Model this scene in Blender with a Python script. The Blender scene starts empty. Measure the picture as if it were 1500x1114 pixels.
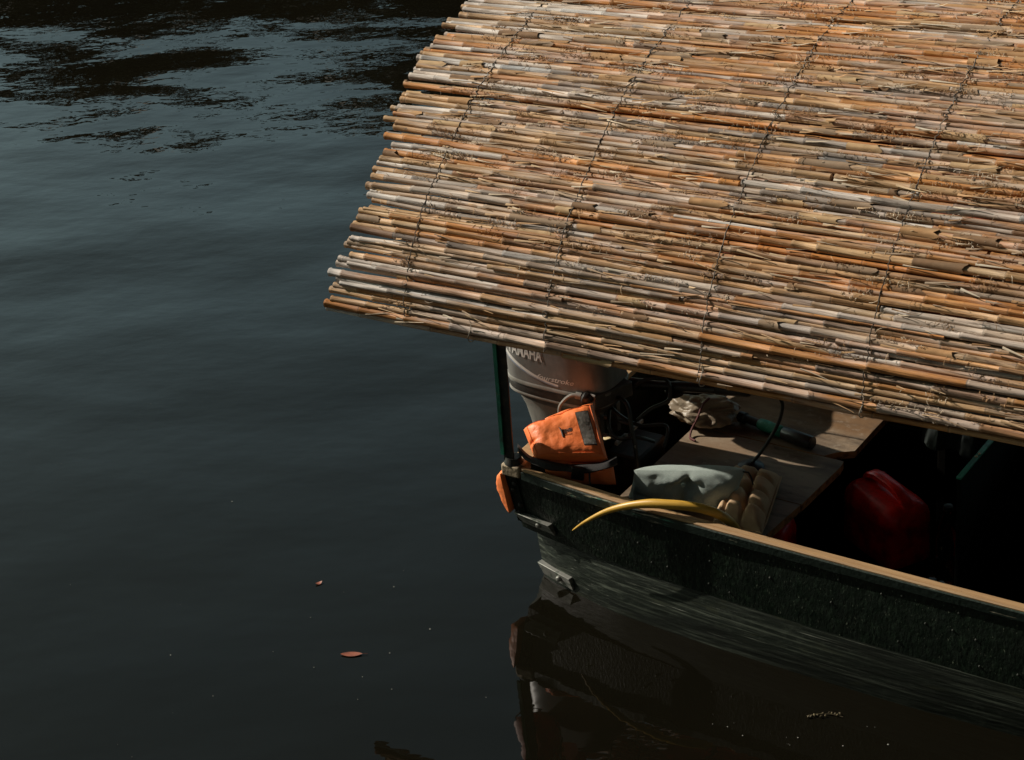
import bpy, bmesh, math, random
import numpy as np
from mathutils import Vector, Matrix, noise as mnoise

random.seed(7)
RND = random.Random(11)
SC = bpy.context.scene
COL = SC.collection
R = math.radians

# ------------------------------------------------------------------ camera
PITCH, ROLL, CAM_H = R(28.0), R(4.2), 4.444
_fw = Vector((0, math.cos(PITCH), -math.sin(PITCH)))
_u0 = Vector((0, math.sin(PITCH), math.cos(PITCH)))
_r0 = Vector((1, 0, 0))
_rt = math.cos(ROLL) * _r0 - math.sin(ROLL) * _u0
_up = math.sin(ROLL) * _r0 + math.cos(ROLL) * _u0
cam_d = bpy.data.cameras.new("camera")
cam = bpy.data.objects.new("camera", cam_d)
COL.objects.link(cam)
cam_d.sensor_fit = 'HORIZONTAL'
cam_d.sensor_width = 36.0
cam_d.lens = 85.0
cam_d.clip_start = 0.05
cam_d.clip_end = 600.0
M4 = Matrix((( _rt.x, _up.x, -_fw.x, 0), (_rt.y, _up.y, -_fw.y, 0), (_rt.z, _up.z, -_fw.z, CAM_H), (0, 0, 0, 1)))
cam.matrix_world = M4
SC.camera = cam

# ------------------------------------------------------------------ light
BOAT_A = R(34.0)                      # heading of the boat, clockwise from +X
SUN_EL, SUN_OFF = R(34.5), R(-4.5)     # low sun from behind the stern
_S = Vector((math.cos(BOAT_A), -math.sin(BOAT_A), 0))
_T = Vector((math.sin(BOAT_A), math.cos(BOAT_A), 0))
_sh = (-_S * math.cos(SUN_OFF) + _T * math.sin(SUN_OFF))
to_sun = Vector((_sh.x * math.cos(SUN_EL), _sh.y * math.cos(SUN_EL), math.sin(SUN_EL)))
sun_d = bpy.data.lights.new("sun", 'SUN')
sun_d.energy = 5.0
sun_d.angle = R(0.5)
sun_d.color = (1.0, 0.905, 0.79)
sun = bpy.data.objects.new("sun", sun_d)
COL.objects.link(sun)
sun.rotation_euler = to_sun.to_track_quat('Z', 'Y').to_euler()
sun.location = to_sun * 30

world = bpy.data.worlds.new("World")
SC.world = world
world.use_nodes = True
wn = world.node_tree
for n in list(wn.nodes):
    wn.nodes.remove(n)
w_out = wn.nodes.new('ShaderNodeOutputWorld')
w_bg = wn.nodes.new('ShaderNodeBackground')
w_sky = wn.nodes.new('ShaderNodeTexSky')
w_sky.sky_type = 'NISHITA'
w_sky.sun_disc = False
w_sky.sun_elevation = SUN_EL
w_sky.sun_rotation = math.atan2(to_sun.x, to_sun.y)
w_sky.dust_density = 2.0
w_hs = wn.nodes.new('ShaderNodeHueSaturation')
w_hs.inputs['Saturation'].default_value = 0.75
wn.links.new(w_sky.outputs[0], w_hs.inputs['Color'])
w_tc = wn.nodes.new('ShaderNodeTexCoord'); w_sep = wn.nodes.new('ShaderNodeSeparateXYZ')
wn.links.new(w_tc.outputs['Generated'], w_sep.inputs[0])


def w_map(sock, a, b, c, d):
    n = wn.nodes.new('ShaderNodeMapRange'); n.interpolation_type = 'SMOOTHSTEP'
    for i, v in enumerate((a, b, c, d)): n.inputs[i + 1].default_value = v
    wn.links.new(sock, n.inputs[0]); return n.outputs[0]


w_y = w_map(w_sep.outputs['Y'], -0.15, 0.75, 0.13, 1.0)      # clear dark sky behind, haze over the far bank
w_z = w_map(w_sep.outputs['Z'], 0.30, 0.62, 2.2, 0.88)        # haze is brightest low down
w_m = wn.nodes.new('ShaderNodeMath'); w_m.operation = 'MULTIPLY'
wn.links.new(w_y, w_m.inputs[0]); wn.links.new(w_z, w_m.inputs[1])
w_mix = wn.nodes.new('ShaderNodeMix'); w_mix.data_type = 'RGBA'; w_mix.blend_type = 'MULTIPLY'; w_mix.inputs[0].default_value = 1.0
w_mix.inputs[7].default_value = (0.80, 1.0, 0.85, 1)
wn.links.new(w_hs.outputs[0], w_mix.inputs[6])
w_vm = wn.nodes.new('ShaderNodeVectorMath'); w_vm.operation = 'SCALE'
wn.links.new(w_mix.outputs[2], w_vm.inputs[0]); wn.links.new(w_m.outputs[0], w_vm.inputs['Scale'])
wn.links.new(w_vm.outputs[0], w_bg.inputs['Color'])
w_bg.inputs['Strength'].default_value = 0.085
wn.links.new(w_bg.outputs[0], w_out.inputs['Surface'])

SC.view_settings.view_transform = 'Standard'
SC.view_settings.look = 'None'
SC.view_settings.exposure = -0.05
SC.view_settings.gamma = 1.0
SC.view_settings.use_curve_mapping = False

# ------------------------------------------------------------------ helpers
ORIGIN = Vector((0.06661, 6.92401, 0.0))      # waterline at the near stern corner


def W(s, t, z):
    return ORIGIN + _S * s + _T * t + Vector((0, 0, z))


def at_px_plane(x, y, z):
    d = _fw + (x - 750) / 3542.0 * _rt - (y - 557) / 3542.0 * _up
    k = (z - CAM_H) / d.z
    return Vector((0, 0, CAM_H)) + d * k


def srgb(r, g, b):
    f = lambda c: (c / 255 / 12.92) if c / 255 <= 0.04045 else ((c / 255 + 0.055) / 1.055) ** 2.4
    return (f(r), f(g), f(b))


class MB:
    def __init__(self):
        self.v = []; self.f = []; self.c = []; self.m = []; self.col = (1, 1, 1); self.mi = 0

    def add(self, vs, fs, cols=None):
        b = len(self.v)
        self.v.extend([tuple(p) for p in vs])
        self.f.extend([tuple(i + b for i in q) for q in fs])
        self.m.extend([self.mi] * len(fs))
        self.c.extend(cols if cols is not None else [self.col] * len(vs))

    def box(self, lo, hi):
        (x0, y0, z0), (x1, y1, z1) = lo, hi
        vs = [(x0, y0, z0), (x1, y0, z0), (x1, y1, z0), (x0, y1, z0), (x0, y0, z1), (x1, y0, z1), (x1, y1, z1), (x0, y1, z1)]
        self.add(vs, [(3, 2, 1, 0), (4, 5, 6, 7), (0, 1, 5, 4), (1, 2, 6, 5), (2, 3, 7, 6), (3, 0, 4, 7)])

    def hexa(self, p):       # 4 bottom then 4 top corners
        self.add(p, [(3, 2, 1, 0), (4, 5, 6, 7), (0, 1, 5, 4), (1, 2, 6, 5), (2, 3, 7, 6), (3, 0, 4, 7)])

    def bar(self, a, b, w, h, upv=(0, 0, 1)):
        a = Vector(a); b = Vector(b); d = (b - a).normalized()
        x = d.cross(Vector(upv))
        if x.length < 1e-4:
            x = d.cross(Vector((1, 0, 0)))
        x.normalize(); y = x.cross(d).normalized()
        p = []
        for q in (a, b):
            for sx, sy in ((-1, -1), (1, -1), (1, 1), (-1, 1)):
                p.append(q + x * (sx * w / 2) + y * (sy * h / 2))
        self.add(p, [(0, 1, 2, 3), (7, 6, 5, 4), (0, 4, 5, 1), (1, 5, 6, 2), (2, 6, 7, 3), (3, 7, 4, 0)])

    def tube(self, pts, rad, n=8, cap=True, cols=None):
        pts = [Vector(p) for p in pts]
        if not hasattr(rad, '__len__'):
            rad = [rad] * len(pts)
        t0 = (pts[1] - pts[0]).normalized()
        ref = Vector((0, 0, 1)) if abs(t0.z) < 0.9 else Vector((1, 0, 0))
        x = t0.cross(ref).normalized()
        vs = []; cs = []
        for i, p in enumerate(pts):
            if i == 0: t = pts[1] - p
            elif i == len(pts) - 1: t = p - pts[i - 1]
            else: t = pts[i + 1] - pts[i - 1]
            t.normalize()
            x = (x - t * x.dot(t)).normalized(); y = t.cross(x)
            for k in range(n):
                a = 2 * math.pi * k / n
                vs.append(p + (x * math.cos(a) + y * math.sin(a)) * rad[i])
                if cols: cs.append(cols[i])
        fs = []
        for i in range(len(pts) - 1):
            for k in range(n):
                k2 = (k + 1) % n
                fs.append((i * n + k, i * n + k2, (i + 1) * n + k2, (i + 1) * n + k))
        if cap:
            fs.append(tuple(range(n - 1, -1, -1)))
            e = (len(pts) - 1) * n
            fs.append(tuple(e + k for k in range(n)))
        self.add(vs, fs, cs if cols else None)

    def lathe(self, prof, c=(0, 0, 0), axis=(0, 0, 1), n=20):
        self.tube([Vector(c) + Vector(axis) * z for r_, z in prof], [max(r_, 1e-4) for r_, z in prof], n)

    def grid(self, pts, closed_u=False):     # pts[i][j]
        nu = len(pts); nv = len(pts[0])
        vs = [p for row in pts for p in row]
        fs = []
        for i in range(nu if closed_u else nu - 1):
            i2 = (i + 1) % nu
            for j in range(nv - 1):
                fs.append((i * nv + j, i2 * nv + j, i2 * nv + j + 1, i * nv + j + 1))
        self.add(vs, fs)

    def build(self, name, mat, parent=None, base=(0, 0, 0), smooth=True, angle=40, bevel=0):
        me = bpy.data.meshes.new(name)
        bx, by, bz = base
        me.from_pydata([(p[0] - bx, p[1] - by, p[2] - bz) for p in self.v], [], self.f)
        if any(c != (1, 1, 1) for c in self.c):
            ca = me.color_attributes.new("Col", 'FLOAT_COLOR', 'POINT')
            arr = np.ones((len(self.v), 4), dtype=np.float32)
            arr[:, :3] = np.array([c[:3] for c in self.c], dtype=np.float32)
            ca.data.foreach_set("color", arr.ravel())
        mats = mat if isinstance(mat, (list, tuple)) else [mat]
        for m in mats: me.materials.append(m)
        if len(mats) > 1:
            me.polygons.foreach_set("material_index", self.m)
        me.update()
        if smooth:
            me.shade_smooth()
            me.set_sharp_from_angle(angle=R(angle))
        o = bpy.data.objects.new(name, me)
        COL.objects.link(o)
        if parent is not None: o.parent = parent
        if bevel:
            b = o.modifiers.new("bevel", 'BEVEL'); b.width = bevel; b.segments = 2; b.limit_method = 'ANGLE'; b.angle_limit = R(40)
        return o


def thing(name, label, cat, base=(0, 0, 0), rot=0.0, group=None):
    o = bpy.data.objects.new(name, None)
    COL.objects.link(o)
    o.empty_display_size = 0.1
    o.location = W(*base)
    o.rotation_euler = (0, 0, -BOAT_A + rot)
    o['label'] = label; o['category'] = cat
    if group: o['group'] = group
    return o


def fbm(p, sc=1.0, oct=3):
    return mnoise.fractal(Vector(p) * sc, 1.0, 2.0, oct, noise_basis='PERLIN_ORIGINAL')


# ------------------------------------------------------------------ materials
def new_mat(name):
    m = bpy.data.materials.new(name)
    m.use_nodes = True
    nt = m.node_tree
    for n in list(nt.nodes): nt.nodes.remove(n)
    out = nt.nodes.new('ShaderNodeOutputMaterial')
    b = nt.nodes.new('ShaderNodeBsdfPrincipled')
    nt.links.new(b.outputs[0], out.inputs['Surface'])
    return m, nt, b, out


def nd(nt, typ, **kw):
    n = nt.nodes.new(typ)
    for k, v in kw.items(): setattr(n, k, v)
    return n


def coords(nt, scale, kind='Object'):
    tc = nd(nt, 'ShaderNodeTexCoord'); mp = nd(nt, 'ShaderNodeMapping')
    mp.inputs['Scale'].default_value = scale
    nt.links.new(tc.outputs[kind], mp.inputs['Vector'])
    return mp.outputs[0]


def noise_mask(nt, vec, sc, lo, hi, detail=5, rough=0.6):
    n = nd(nt, 'ShaderNodeTexNoise'); n.inputs['Scale'].default_value = sc
    n.inputs['Detail'].default_value = detail; n.inputs['Roughness'].default_value = rough
    nt.links.new(vec, n.inputs['Vector'])
    r_ = nd(nt, 'ShaderNodeMapRange'); r_.inputs[1].default_value = lo; r_.inputs[2].default_value = hi
    nt.links.new(n.outputs['Fac'], r_.inputs[0])
    return r_.outputs[0]


def mixc(nt, fac, a, b, mode='MIX'):
    m = nd(nt, 'ShaderNodeMix', data_type='RGBA', blend_type=mode)
    for sock, v in ((m.inputs[0], fac), (m.inputs[6], a), (m.inputs[7], b)):
        if isinstance(v, (int, float)): sock.default_value = v
        elif isinstance(v, tuple): sock.default_value = (*v[:3], 1)
        else: nt.links.new(v, sock)
    return m.outputs[2]


def surf(name, base, layers=(), rough=0.5, metal=0.0, bump=None, spec=0.5, rough_var=None, attr=False, trans=0.0):
    """layers: (colour, noise scale vector, noise scale, lo, hi[, amount])"""
    m, nt, b, out = new_mat(name)
    col = base
    if attr:
        a = nd(nt, 'ShaderNodeVertexColor'); a.layer_name = "Col"
        col = a.outputs[0]
    for L in layers:
        v = coords(nt, L[1])
        f = noise_mask(nt, v, L[2], L[3], L[4])
        if len(L) > 5:
            mu = nd(nt, 'ShaderNodeMath', operation='MULTIPLY'); mu.inputs[1].default_value = L[5]
            nt.links.new(f, mu.inputs[0]); f = mu.outputs[0]
        mode = L[6] if len(L) > 6 else 'MIX'
        col = mixc(nt, f, col, L[0], mode)
    if isinstance(col, tuple): b.inputs['Base Color'].default_value = (*col[:3], 1)
    else: nt.links.new(col, b.inputs['Base Color'])
    b.inputs['Roughness'].default_value = rough
    b.inputs['Metallic'].default_value = metal
    b.inputs['Specular IOR Level'].default_value = spec
    if rough_var:
        v = coords(nt, rough_var[0]); f = noise_mask(nt, v, rough_var[1], 0.3, 0.7)
        r_ = nd(nt, 'ShaderNodeMapRange'); r_.inputs[3].default_value = rough_var[2]; r_.inputs[4].default_value = rough_var[3]
        nt.links.new(f, r_.inputs[0]); nt.links.new(r_.outputs[0], b.inputs['Roughness'])
    if bump:
        v = coords(nt, bump[0])
        n = nd(nt, 'ShaderNodeTexNoise'); n.inputs['Scale'].default_value = bump[1]; n.inputs['Detail'].default_value = 6
        nt.links.new(v, n.inputs['Vector'])
        bp = nd(nt, 'ShaderNodeBump'); bp.inputs['Strength'].default_value = bump[2]; bp.inputs['Distance'].default_value = bump[3]
        nt.links.new(n.outputs['Fac'], bp.inputs['Height']); nt.links.new(bp.outputs[0], b.inputs['Normal'])
    if trans:
        tr = nd(nt, 'ShaderNodeBsdfTranslucent')
        if isinstance(col, tuple): tr.inputs[0].default_value = (*col[:3], 1)
        else: nt.links.new(col, tr.inputs[0])
        mx = nd(nt, 'ShaderNodeMixShader'); mx.inputs[0].default_value = trans
        nt.links.new(b.outputs[0], mx.inputs[1]); nt.links.new(tr.outputs[0], mx.inputs[2])
        nt.links.new(mx.outputs[0], out.inputs['Surface'])
    return m


V1 = (1, 1, 1)
REED = surf("reed", (1, 1, 1), [((0.42, 0.37, 0.34), (4, 75, 75), 1.0, 0.40, 0.68, 0.85, 'MULTIPLY'),
                               ((0.24, 0.18, 0.14), (7, 38, 38), 1.6, 0.56, 0.72, 0.85, 'MULTIPLY'),
                               ((0.10, 0.075, 0.06), (18, 60, 60), 1.5, 0.64, 0.72, 0.8),
                               ((0.50, 0.46, 0.43), (2.0, 16, 16), 1.0, 0.5, 0.64, 0.5)],
            rough=0.55, spec=0.35, bump=((6, 110, 110), 1.0, 0.8, 0.006), attr=True)
FIBRE = surf("reed_fibre", (1, 1, 1), [((0.6, 0.55, 0.5), (20, 20, 20), 1.0, 0.4, 0.7, 0.6, 'MULTIPLY')], rough=0.75, spec=0.2, attr=True)
WIRE = surf("binding_wire", (0.085, 0.072, 0.06), [((0.16, 0.13, 0.1), V1, 14, 0.5, 0.65)], rough=0.6, metal=0.3)
TIE = surf("pale_tie", (0.5, 0.44, 0.36), [((0.3, 0.25, 0.2), V1, 60, 0.45, 0.7)], rough=0.6)
TARP = surf("orange_tarp", (0.55, 0.085, 0.025), [((0.42, 0.05, 0.02), V1, 7, 0.4, 0.7)], rough=0.5, trans=0.25)
LINING = surf("tarp_lining", (0.62, 0.10, 0.035), [((0.5, 0.07, 0.025), V1, 7, 0.4, 0.7)], rough=0.6, trans=0.2)
HULL = surf("green_hull_paint", (0.0042, 0.009, 0.0055), [((0.020, 0.036, 0.022), (30, 30, 14), 2.2, 0.5, 0.72, 0.7),
                                                       ((0.004, 0.007, 0.005), (6, 6, 6), 1.2, 0.5, 0.7, 0.7),
                                                       ((0.13, 0.15, 0.11), (60, 60, 26), 2.6, 0.645, 0.70, 0.8)],
            rough=0.48, spec=0.22, bump=((70, 70, 40), 1.6, 0.8, 0.0025), rough_var=(V1, 30, 0.35, 0.6))
HULLLOW = surf("scuffed_hull_bottom", (0.0065, 0.0105, 0.0068), [((0.035, 0.043, 0.032), (22, 22, 26), 1.6, 0.52, 0.72, 0.55),
                                                            ((0.16, 0.185, 0.145), (0.7, 30, 95), 1.0, 0.52, 0.74, 0.65),
                                                            ((0.40, 0.42, 0.36), (1.0, 70, 240), 1.0, 0.64, 0.72, 0.6),
                                                            ((0.004, 0.006, 0.004), (1.3, 6, 13), 1.0, 0.46, 0.62, 0.85),
                                                            ((0.03, 0.034, 0.018), (8, 8, 40), 1.0, 0.58, 0.7, 0.5)],
               rough=0.5, spec=0.3, bump=((8, 60, 60), 1.2, 0.7, 0.004))
INNER = surf("dark_inner_paint", (0.0045, 0.005, 0.004), [((0.012, 0.010, 0.007), V1, 6, 0.5, 0.7)], rough=0.8, spec=0.1)
GREEN = surf("green_iron_paint", (0.025, 0.23, 0.15), [((0.30, 0.24, 0.15), V1, 40, 0.62, 0.68), ((0.008, 0.04, 0.028), V1, 12, 0.45, 0.7)], rough=0.45, bump=(V1, 60, 0.4, 0.003))
CHIPPED = surf("chipped_green_paint", (0.006, 0.016, 0.011), [((0.05, 0.20, 0.14), (5, 60, 60), 1, 0.62, 0.68), ((0.42, 0.38, 0.28), (6, 60, 60), 1, 0.61, 0.67)], rough=0.5, bump=(V1, 70, 0.6, 0.003))
RAIL = surf("bare_wood_rail", (0.40, 0.245, 0.115), [((0.27, 0.155, 0.07), (3, 60, 60), 1.4, 0.42, 0.68), ((0.52, 0.38, 0.22), (1.2, 40, 40), 1, 0.5, 0.75, 0.5), ((0.16, 0.1, 0.06), (30, 30, 30), 1, 0.64, 0.72, 0.6)], rough=0.62, bump=((4, 80, 80), 1, 0.6, 0.003))
PALEWOOD = surf("pale_weathered_wood", (0.42, 0.33, 0.22), [((0.2, 0.15, 0.1), (25, 25, 25), 1.4, 0.5, 0.66)], rough=0.75, bump=(V1, 60, 0.8, 0.004))
BENCH = surf("bench_plywood", (0.27, 0.21, 0.145), [((0.18, 0.105, 0.052), (2, 4, 4), 1.0, 0.42, 0.62), ((0.09, 0.065, 0.045), (3, 11, 11), 1.5, 0.45, 0.7), ((0.30, 0.25, 0.19), (24, 24, 24), 1.4, 0.58, 0.72, 0.6), ((0.04, 0.03, 0.025), (9, 9, 9), 1, 0.66, 0.74)], rough=0.62, spec=0.3, bump=(V1, 70, 0.5, 0.003))
BENCHEDGE = surf("bench_edge_wood", (0.58, 0.27, 0.095), [((0.12, 0.05, 0.02), (4, 40, 40), 1.2, 0.42, 0.68)], rough=0.55)
IRON = surf("dark_iron", (0.02, 0.022, 0.02), [((0.07, 0.055, 0.04), V1, 40, 0.5, 0.7)], rough=0.5, metal=0.3)
STEEL = surf("worn_steel", (0.22, 0.22, 0.20), [((0.06, 0.08, 0.06), V1, 28, 0.5, 0.64), ((0.42, 0.41, 0.38), (6, 50, 50), 1, 0.5, 0.7)], rough=0.5, metal=0.35, bump=(V1, 50, 0.4, 0.002))
NAIL = surf("nail_heads", (0.085, 0.09, 0.08), [((0.03, 0.035, 0.028), V1, 60, 0.45, 0.6)], rough=0.45, metal=0.2)
GREYPAINT = surf("grey_engine_paint", (0.185, 0.18, 0.17), [((0.26, 0.25, 0.235), V1, 34, 0.5, 0.72, 0.6), ((0.07, 0.066, 0.06), (8, 8, 3), 2, 0.5, 0.75, 0.6), ((0.4, 0.37, 0.33), V1, 160, 0.72, 0.76, 0.7)], rough=0.4, spec=0.5)
DARKGREY = surf("dark_engine_paint", (0.045, 0.042, 0.038), [((0.10, 0.095, 0.085), V1, 24, 0.5, 0.72, 0.7)], rough=0.45)
LEGGREY = surf("pale_engine_leg", (0.26, 0.25, 0.225), [((0.15, 0.14, 0.12), (10, 10, 4), 1.5, 0.45, 0.7)], rough=0.5)
WHITE = surf("white_decal", (0.72, 0.70, 0.66), [((0.45, 0.43, 0.4), V1, 50, 0.5, 0.7)], rough=0.45)
BLUEGREY = surf("blue_grey_decal", (0.20, 0.24, 0.32), [((0.4, 0.4, 0.42), V1, 20, 0.45, 0.7)], rough=0.45)
BLACKP = surf("black_plastic", (0.010, 0.0095, 0.009), [((0.03, 0.027, 0.024), V1, 20, 0.5, 0.7)], rough=0.32)
BLACKR = surf("black_rubber", (0.012, 0.011, 0.010), [((0.03, 0.026, 0.022), V1, 30, 0.5, 0.7)], rough=0.45)
ORANGE = surf("orange_nylon", (0.95, 0.235, 0.06), [((0.90, 0.18, 0.04), V1, 9, 0.4, 0.7), ((0.95, 0.32, 0.12), (30, 30, 30), 1, 0.55, 0.75, 0.35)], rough=0.5, spec=0.5, bump=(V1, 34, 0.6, 0.006))
STRAP = surf("black_webbing", (0.012, 0.011, 0.011), [((0.03, 0.028, 0.026), (200, 200, 200), 1, 0.45, 0.6)], rough=0.7)
REFLECT = surf("silver_reflective_patch", (0.30, 0.29, 0.26), [((0.55, 0.54, 0.5), (30, 30, 10), 1.2, 0.5, 0.68), ((0.14, 0.15, 0.12), (40, 40, 16), 1, 0.52, 0.66)], rough=0.28, metal=0.6, bump=(V1, 60, 0.8, 0.004))
LOGO = surf("black_print", (0.012, 0.009, 0.008), rough=0.6)
SAGE = surf("sage_cotton", (0.40, 0.47, 0.435), [((0.32, 0.385, 0.355), V1, 14, 0.4, 0.7), ((0.45, 0.52, 0.485), (160, 160, 160), 1, 0.45, 0.6, 0.5)], rough=0.9, spec=0.1, bump=(V1, 320, 0.35, 0.002))
TAN = surf("tan_cotton", (0.56, 0.40, 0.25), [((0.44, 0.30, 0.17), V1, 14, 0.4, 0.7), ((0.12, 0.08, 0.05), V1, 30, 0.68, 0.74)], rough=0.9, spec=0.1, bump=(V1, 320, 0.35, 0.002))
YELLOW = surf("yellow_rubber_hose", (0.62, 0.36, 0.05), [((0.42, 0.24, 0.04), (12, 40, 40), 1.2, 0.45, 0.7)], rough=0.4)
REDP = surf("red_plastic", (0.92, 0.016, 0.008), [((0.40, 0.008, 0.005), V1, 16, 0.42, 0.7), ((0.5, 0.06, 0.03), V1, 60, 0.66, 0.72, 0.5)], rough=0.38, bump=(V1, 40, 0.25, 0.002))
TEALP = surf("teal_green_rubber", (0.02, 0.24, 0.155), [((0.06, 0.38, 0.27), V1, 60, 0.56, 0.66), ((0.006, 0.05, 0.035), V1, 20, 0.5, 0.7)], rough=0.5)
BAG = surf("crumpled_cream_bag", (0.38, 0.31, 0.22), [((0.24, 0.18, 0.12), V1, 12, 0.4, 0.7)], rough=0.4, trans=0.25, bump=(V1, 40, 0.8, 0.006))
CLOTHG = surf("dark_green_cloth", (0.008, 0.014, 0.0125), [((0.015, 0.024, 0.021), V1, 14, 0.4, 0.7)], rough=0.9)
CORD = surf("dark_red_cord", (0.10, 0.015, 0.012), rough=0.7)
LEAFD = surf("dry_red_leaf", (0.28, 0.075, 0.035), [((0.16, 0.045, 0.025), (40, 40, 40), 1.2, 0.45, 0.7)], rough=0.6)
PALELEAF = surf("pale_leaf", (0.62, 0.50, 0.28), rough=0.6)
HUSK = surf("seed_husk", (0.07, 0.052, 0.024), [((0.16, 0.125, 0.06), V1, 80, 0.5, 0.6)], rough=0.7)
FOAM = surf("foam_speck", (0.30, 0.30, 0.27), rough=0.7)
BARK = surf("bark", (0.07, 0.055, 0.04), [((0.035, 0.028, 0.02), (4, 4, 1), 4, 0.4, 0.7)], rough=0.9)
LEAVES = surf("tree_leaves", (0.045, 0.06, 0.022), [((0.028, 0.04, 0.014), V1, 1.3, 0.4, 0.65), ((0.09, 0.10, 0.035), V1, 5, 0.6, 0.75)], rough=0.6)
BANK = surf("bank_earth", (0.10, 0.085, 0.055), [((0.05, 0.06, 0.025), V1, 0.6, 0.42, 0.6), ((0.16, 0.13, 0.09), V1, 3, 0.6, 0.75)], rough=0.95, bump=(V1, 4, 0.8, 0.1))


def glass_mat():
    m, nt, b, out = new_mat("clear_plastic")
    b.inputs['Base Color'].default_value = (0.95, 0.92, 0.86, 1)
    b.inputs['Roughness'].default_value = 0.03
    b.inputs['Transmission Weight'].default_value = 1.0
    b.inputs['IOR'].default_value = 1.45
    return m


GLASS = glass_mat()


def water_mat():
    m, nt, b, out = new_mat("river_water")
    b.inputs['Roughness'].default_value = 0.015
    b.inputs['IOR'].default_value = 1.333
    b.inputs['Specular IOR Level'].default_value = 0.5
    v = coords(nt, (1, 1, 1))
    f = noise_mask(nt, v, 0.35, 0.35, 0.65, 3)
    col = mixc(nt, f, (0.0048, 0.0042, 0.0025), (0.0062, 0.0053, 0.0030))
    nt.links.new(col, b.inputs['Base Color'])

    def hgt(scale_v, sc, amp, detail, prev=None, rot=0.0):
        tc = nd(nt, 'ShaderNodeTexCoord'); mp = nd(nt, 'ShaderNodeMapping')
        mp.inputs['Scale'].default_value = scale_v
        mp.inputs['Rotation'].default_value = (0, 0, rot)
        nt.links.new(tc.outputs['Object'], mp.inputs['Vector'])
        n = nd(nt, 'ShaderNodeTexNoise'); n.inputs['Scale'].default_value = sc; n.inputs['Detail'].default_value = detail
        n.inputs['Roughness'].default_value = 0.5
        nt.links.new(mp.outputs[0], n.inputs['Vector'])
        mu = nd(nt, 'ShaderNodeMath', operation='MULTIPLY'); mu.inputs[1].default_value = amp
        nt.links.new(n.outputs['Fac'], mu.inputs[0])
        if prev is None: return mu.outputs[0]
        ad = nd(nt, 'ShaderNodeMath', operation='ADD')
        nt.links.new(mu.outputs[0], ad.inputs[0]); nt.links.new(prev, ad.inputs[1])
        return ad.outputs[0]
    h = hgt((0.7, 1.0, 1), 0.9, 0.034, 2, rot=0.15)
    h = hgt((0.65, 1.0, 1), 3.4, 0.0034, 2, h, rot=-0.12)
    h = hgt((0.6, 1.0, 1), 14.0, 0.00095, 2, h, rot=0.3)
    sp = nd(nt, 'ShaderNodeSeparateXYZ'); tc = nd(nt, 'ShaderNodeTexCoord'); nt.links.new(tc.outputs['Object'], sp.inputs[0])
    mr = nd(nt, 'ShaderNodeMapRange', interpolation_type='SMOOTHSTEP')      # calmer on the near side
    for i, v in enumerate((6.5, 12.0, 0.38, 1.25)): mr.inputs[i + 1].default_value = v
    nt.links.new(sp.outputs['Y'], mr.inputs[0])
    mu = nd(nt, 'ShaderNodeMath', operation='MULTIPLY'); nt.links.new(h, mu.inputs[0]); nt.links.new(mr.outputs[0], mu.inputs[1]); h = mu.outputs[0]
    bp = nd(nt, 'ShaderNodeBump'); bp.inputs['Strength'].default_value = 1.0; bp.inputs['Distance'].default_value = 1.0
    nt.links.new(h, bp.inputs['Height']); nt.links.new(bp.outputs[0], b.inputs['Normal'])
    return m


# ------------------------------------------------------------------ setting: river, far bank
mb = MB()
mb.add([(-150, -60, 0), (150, -60, 0), (150, 37.5, 0), (-150, 37.5, 0)], [(0, 1, 2, 3)])
o = mb.build("river_water", water_mat(), smooth=False)
o['kind'] = 'structure'
mb = MB()
rows = []
for i in range(61):
    x = -150 + 300 * i / 60
    row = []
    for (yy, zz) in ((35.2, -0.6), (36.5, 0.2), (38.5, 1.0), (44, 1.6), (70, 2.0), (180, 3.0)):
        row.append((x, yy + 0.8 * fbm((x * 0.2, yy, 0)), zz + 0.35 * fbm((x * 0.3, yy * 0.2, 4)) * (1 if zz > 0 else 0)))
    rows.append(row)
mb.grid(rows)
o = mb.build("river_bank", BANK)
o['kind'] = 'structure'


m = MB()
rows = []
m.box((-60, -7.0, -1.0), (60, -0.55, 3.15))  # unseen bridge mass, added to block sky light from the near side
m.box((-60, -1.0, 3.15), (60, -0.50, 3.95))
bridge = thing("unseen_bridge", "unseen stone bridge the river is seen from, added to keep low sky light off the boat", "bridge")
bridge.location = (0, 0, 0); bridge.rotation_euler = (0, 0, 0)
BRST = surf("bridge_stone", (0.10, 0.085, 0.065), [((0.05, 0.045, 0.035), V1, 1.5, 0.42, 0.62), ((0.04, 0.05, 0.025), V1, 0.8, 0.55, 0.7)], rough=0.9, bump=(V1, 6, 0.8, 0.04))
m.build("masonry", BRST, bridge, bevel=0.02)
m = MB(); m.box((-60, -1.06, 3.952), (60, -0.44, 4.06)); m.build("coping", BRST, bridge, bevel=0.02)


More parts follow.
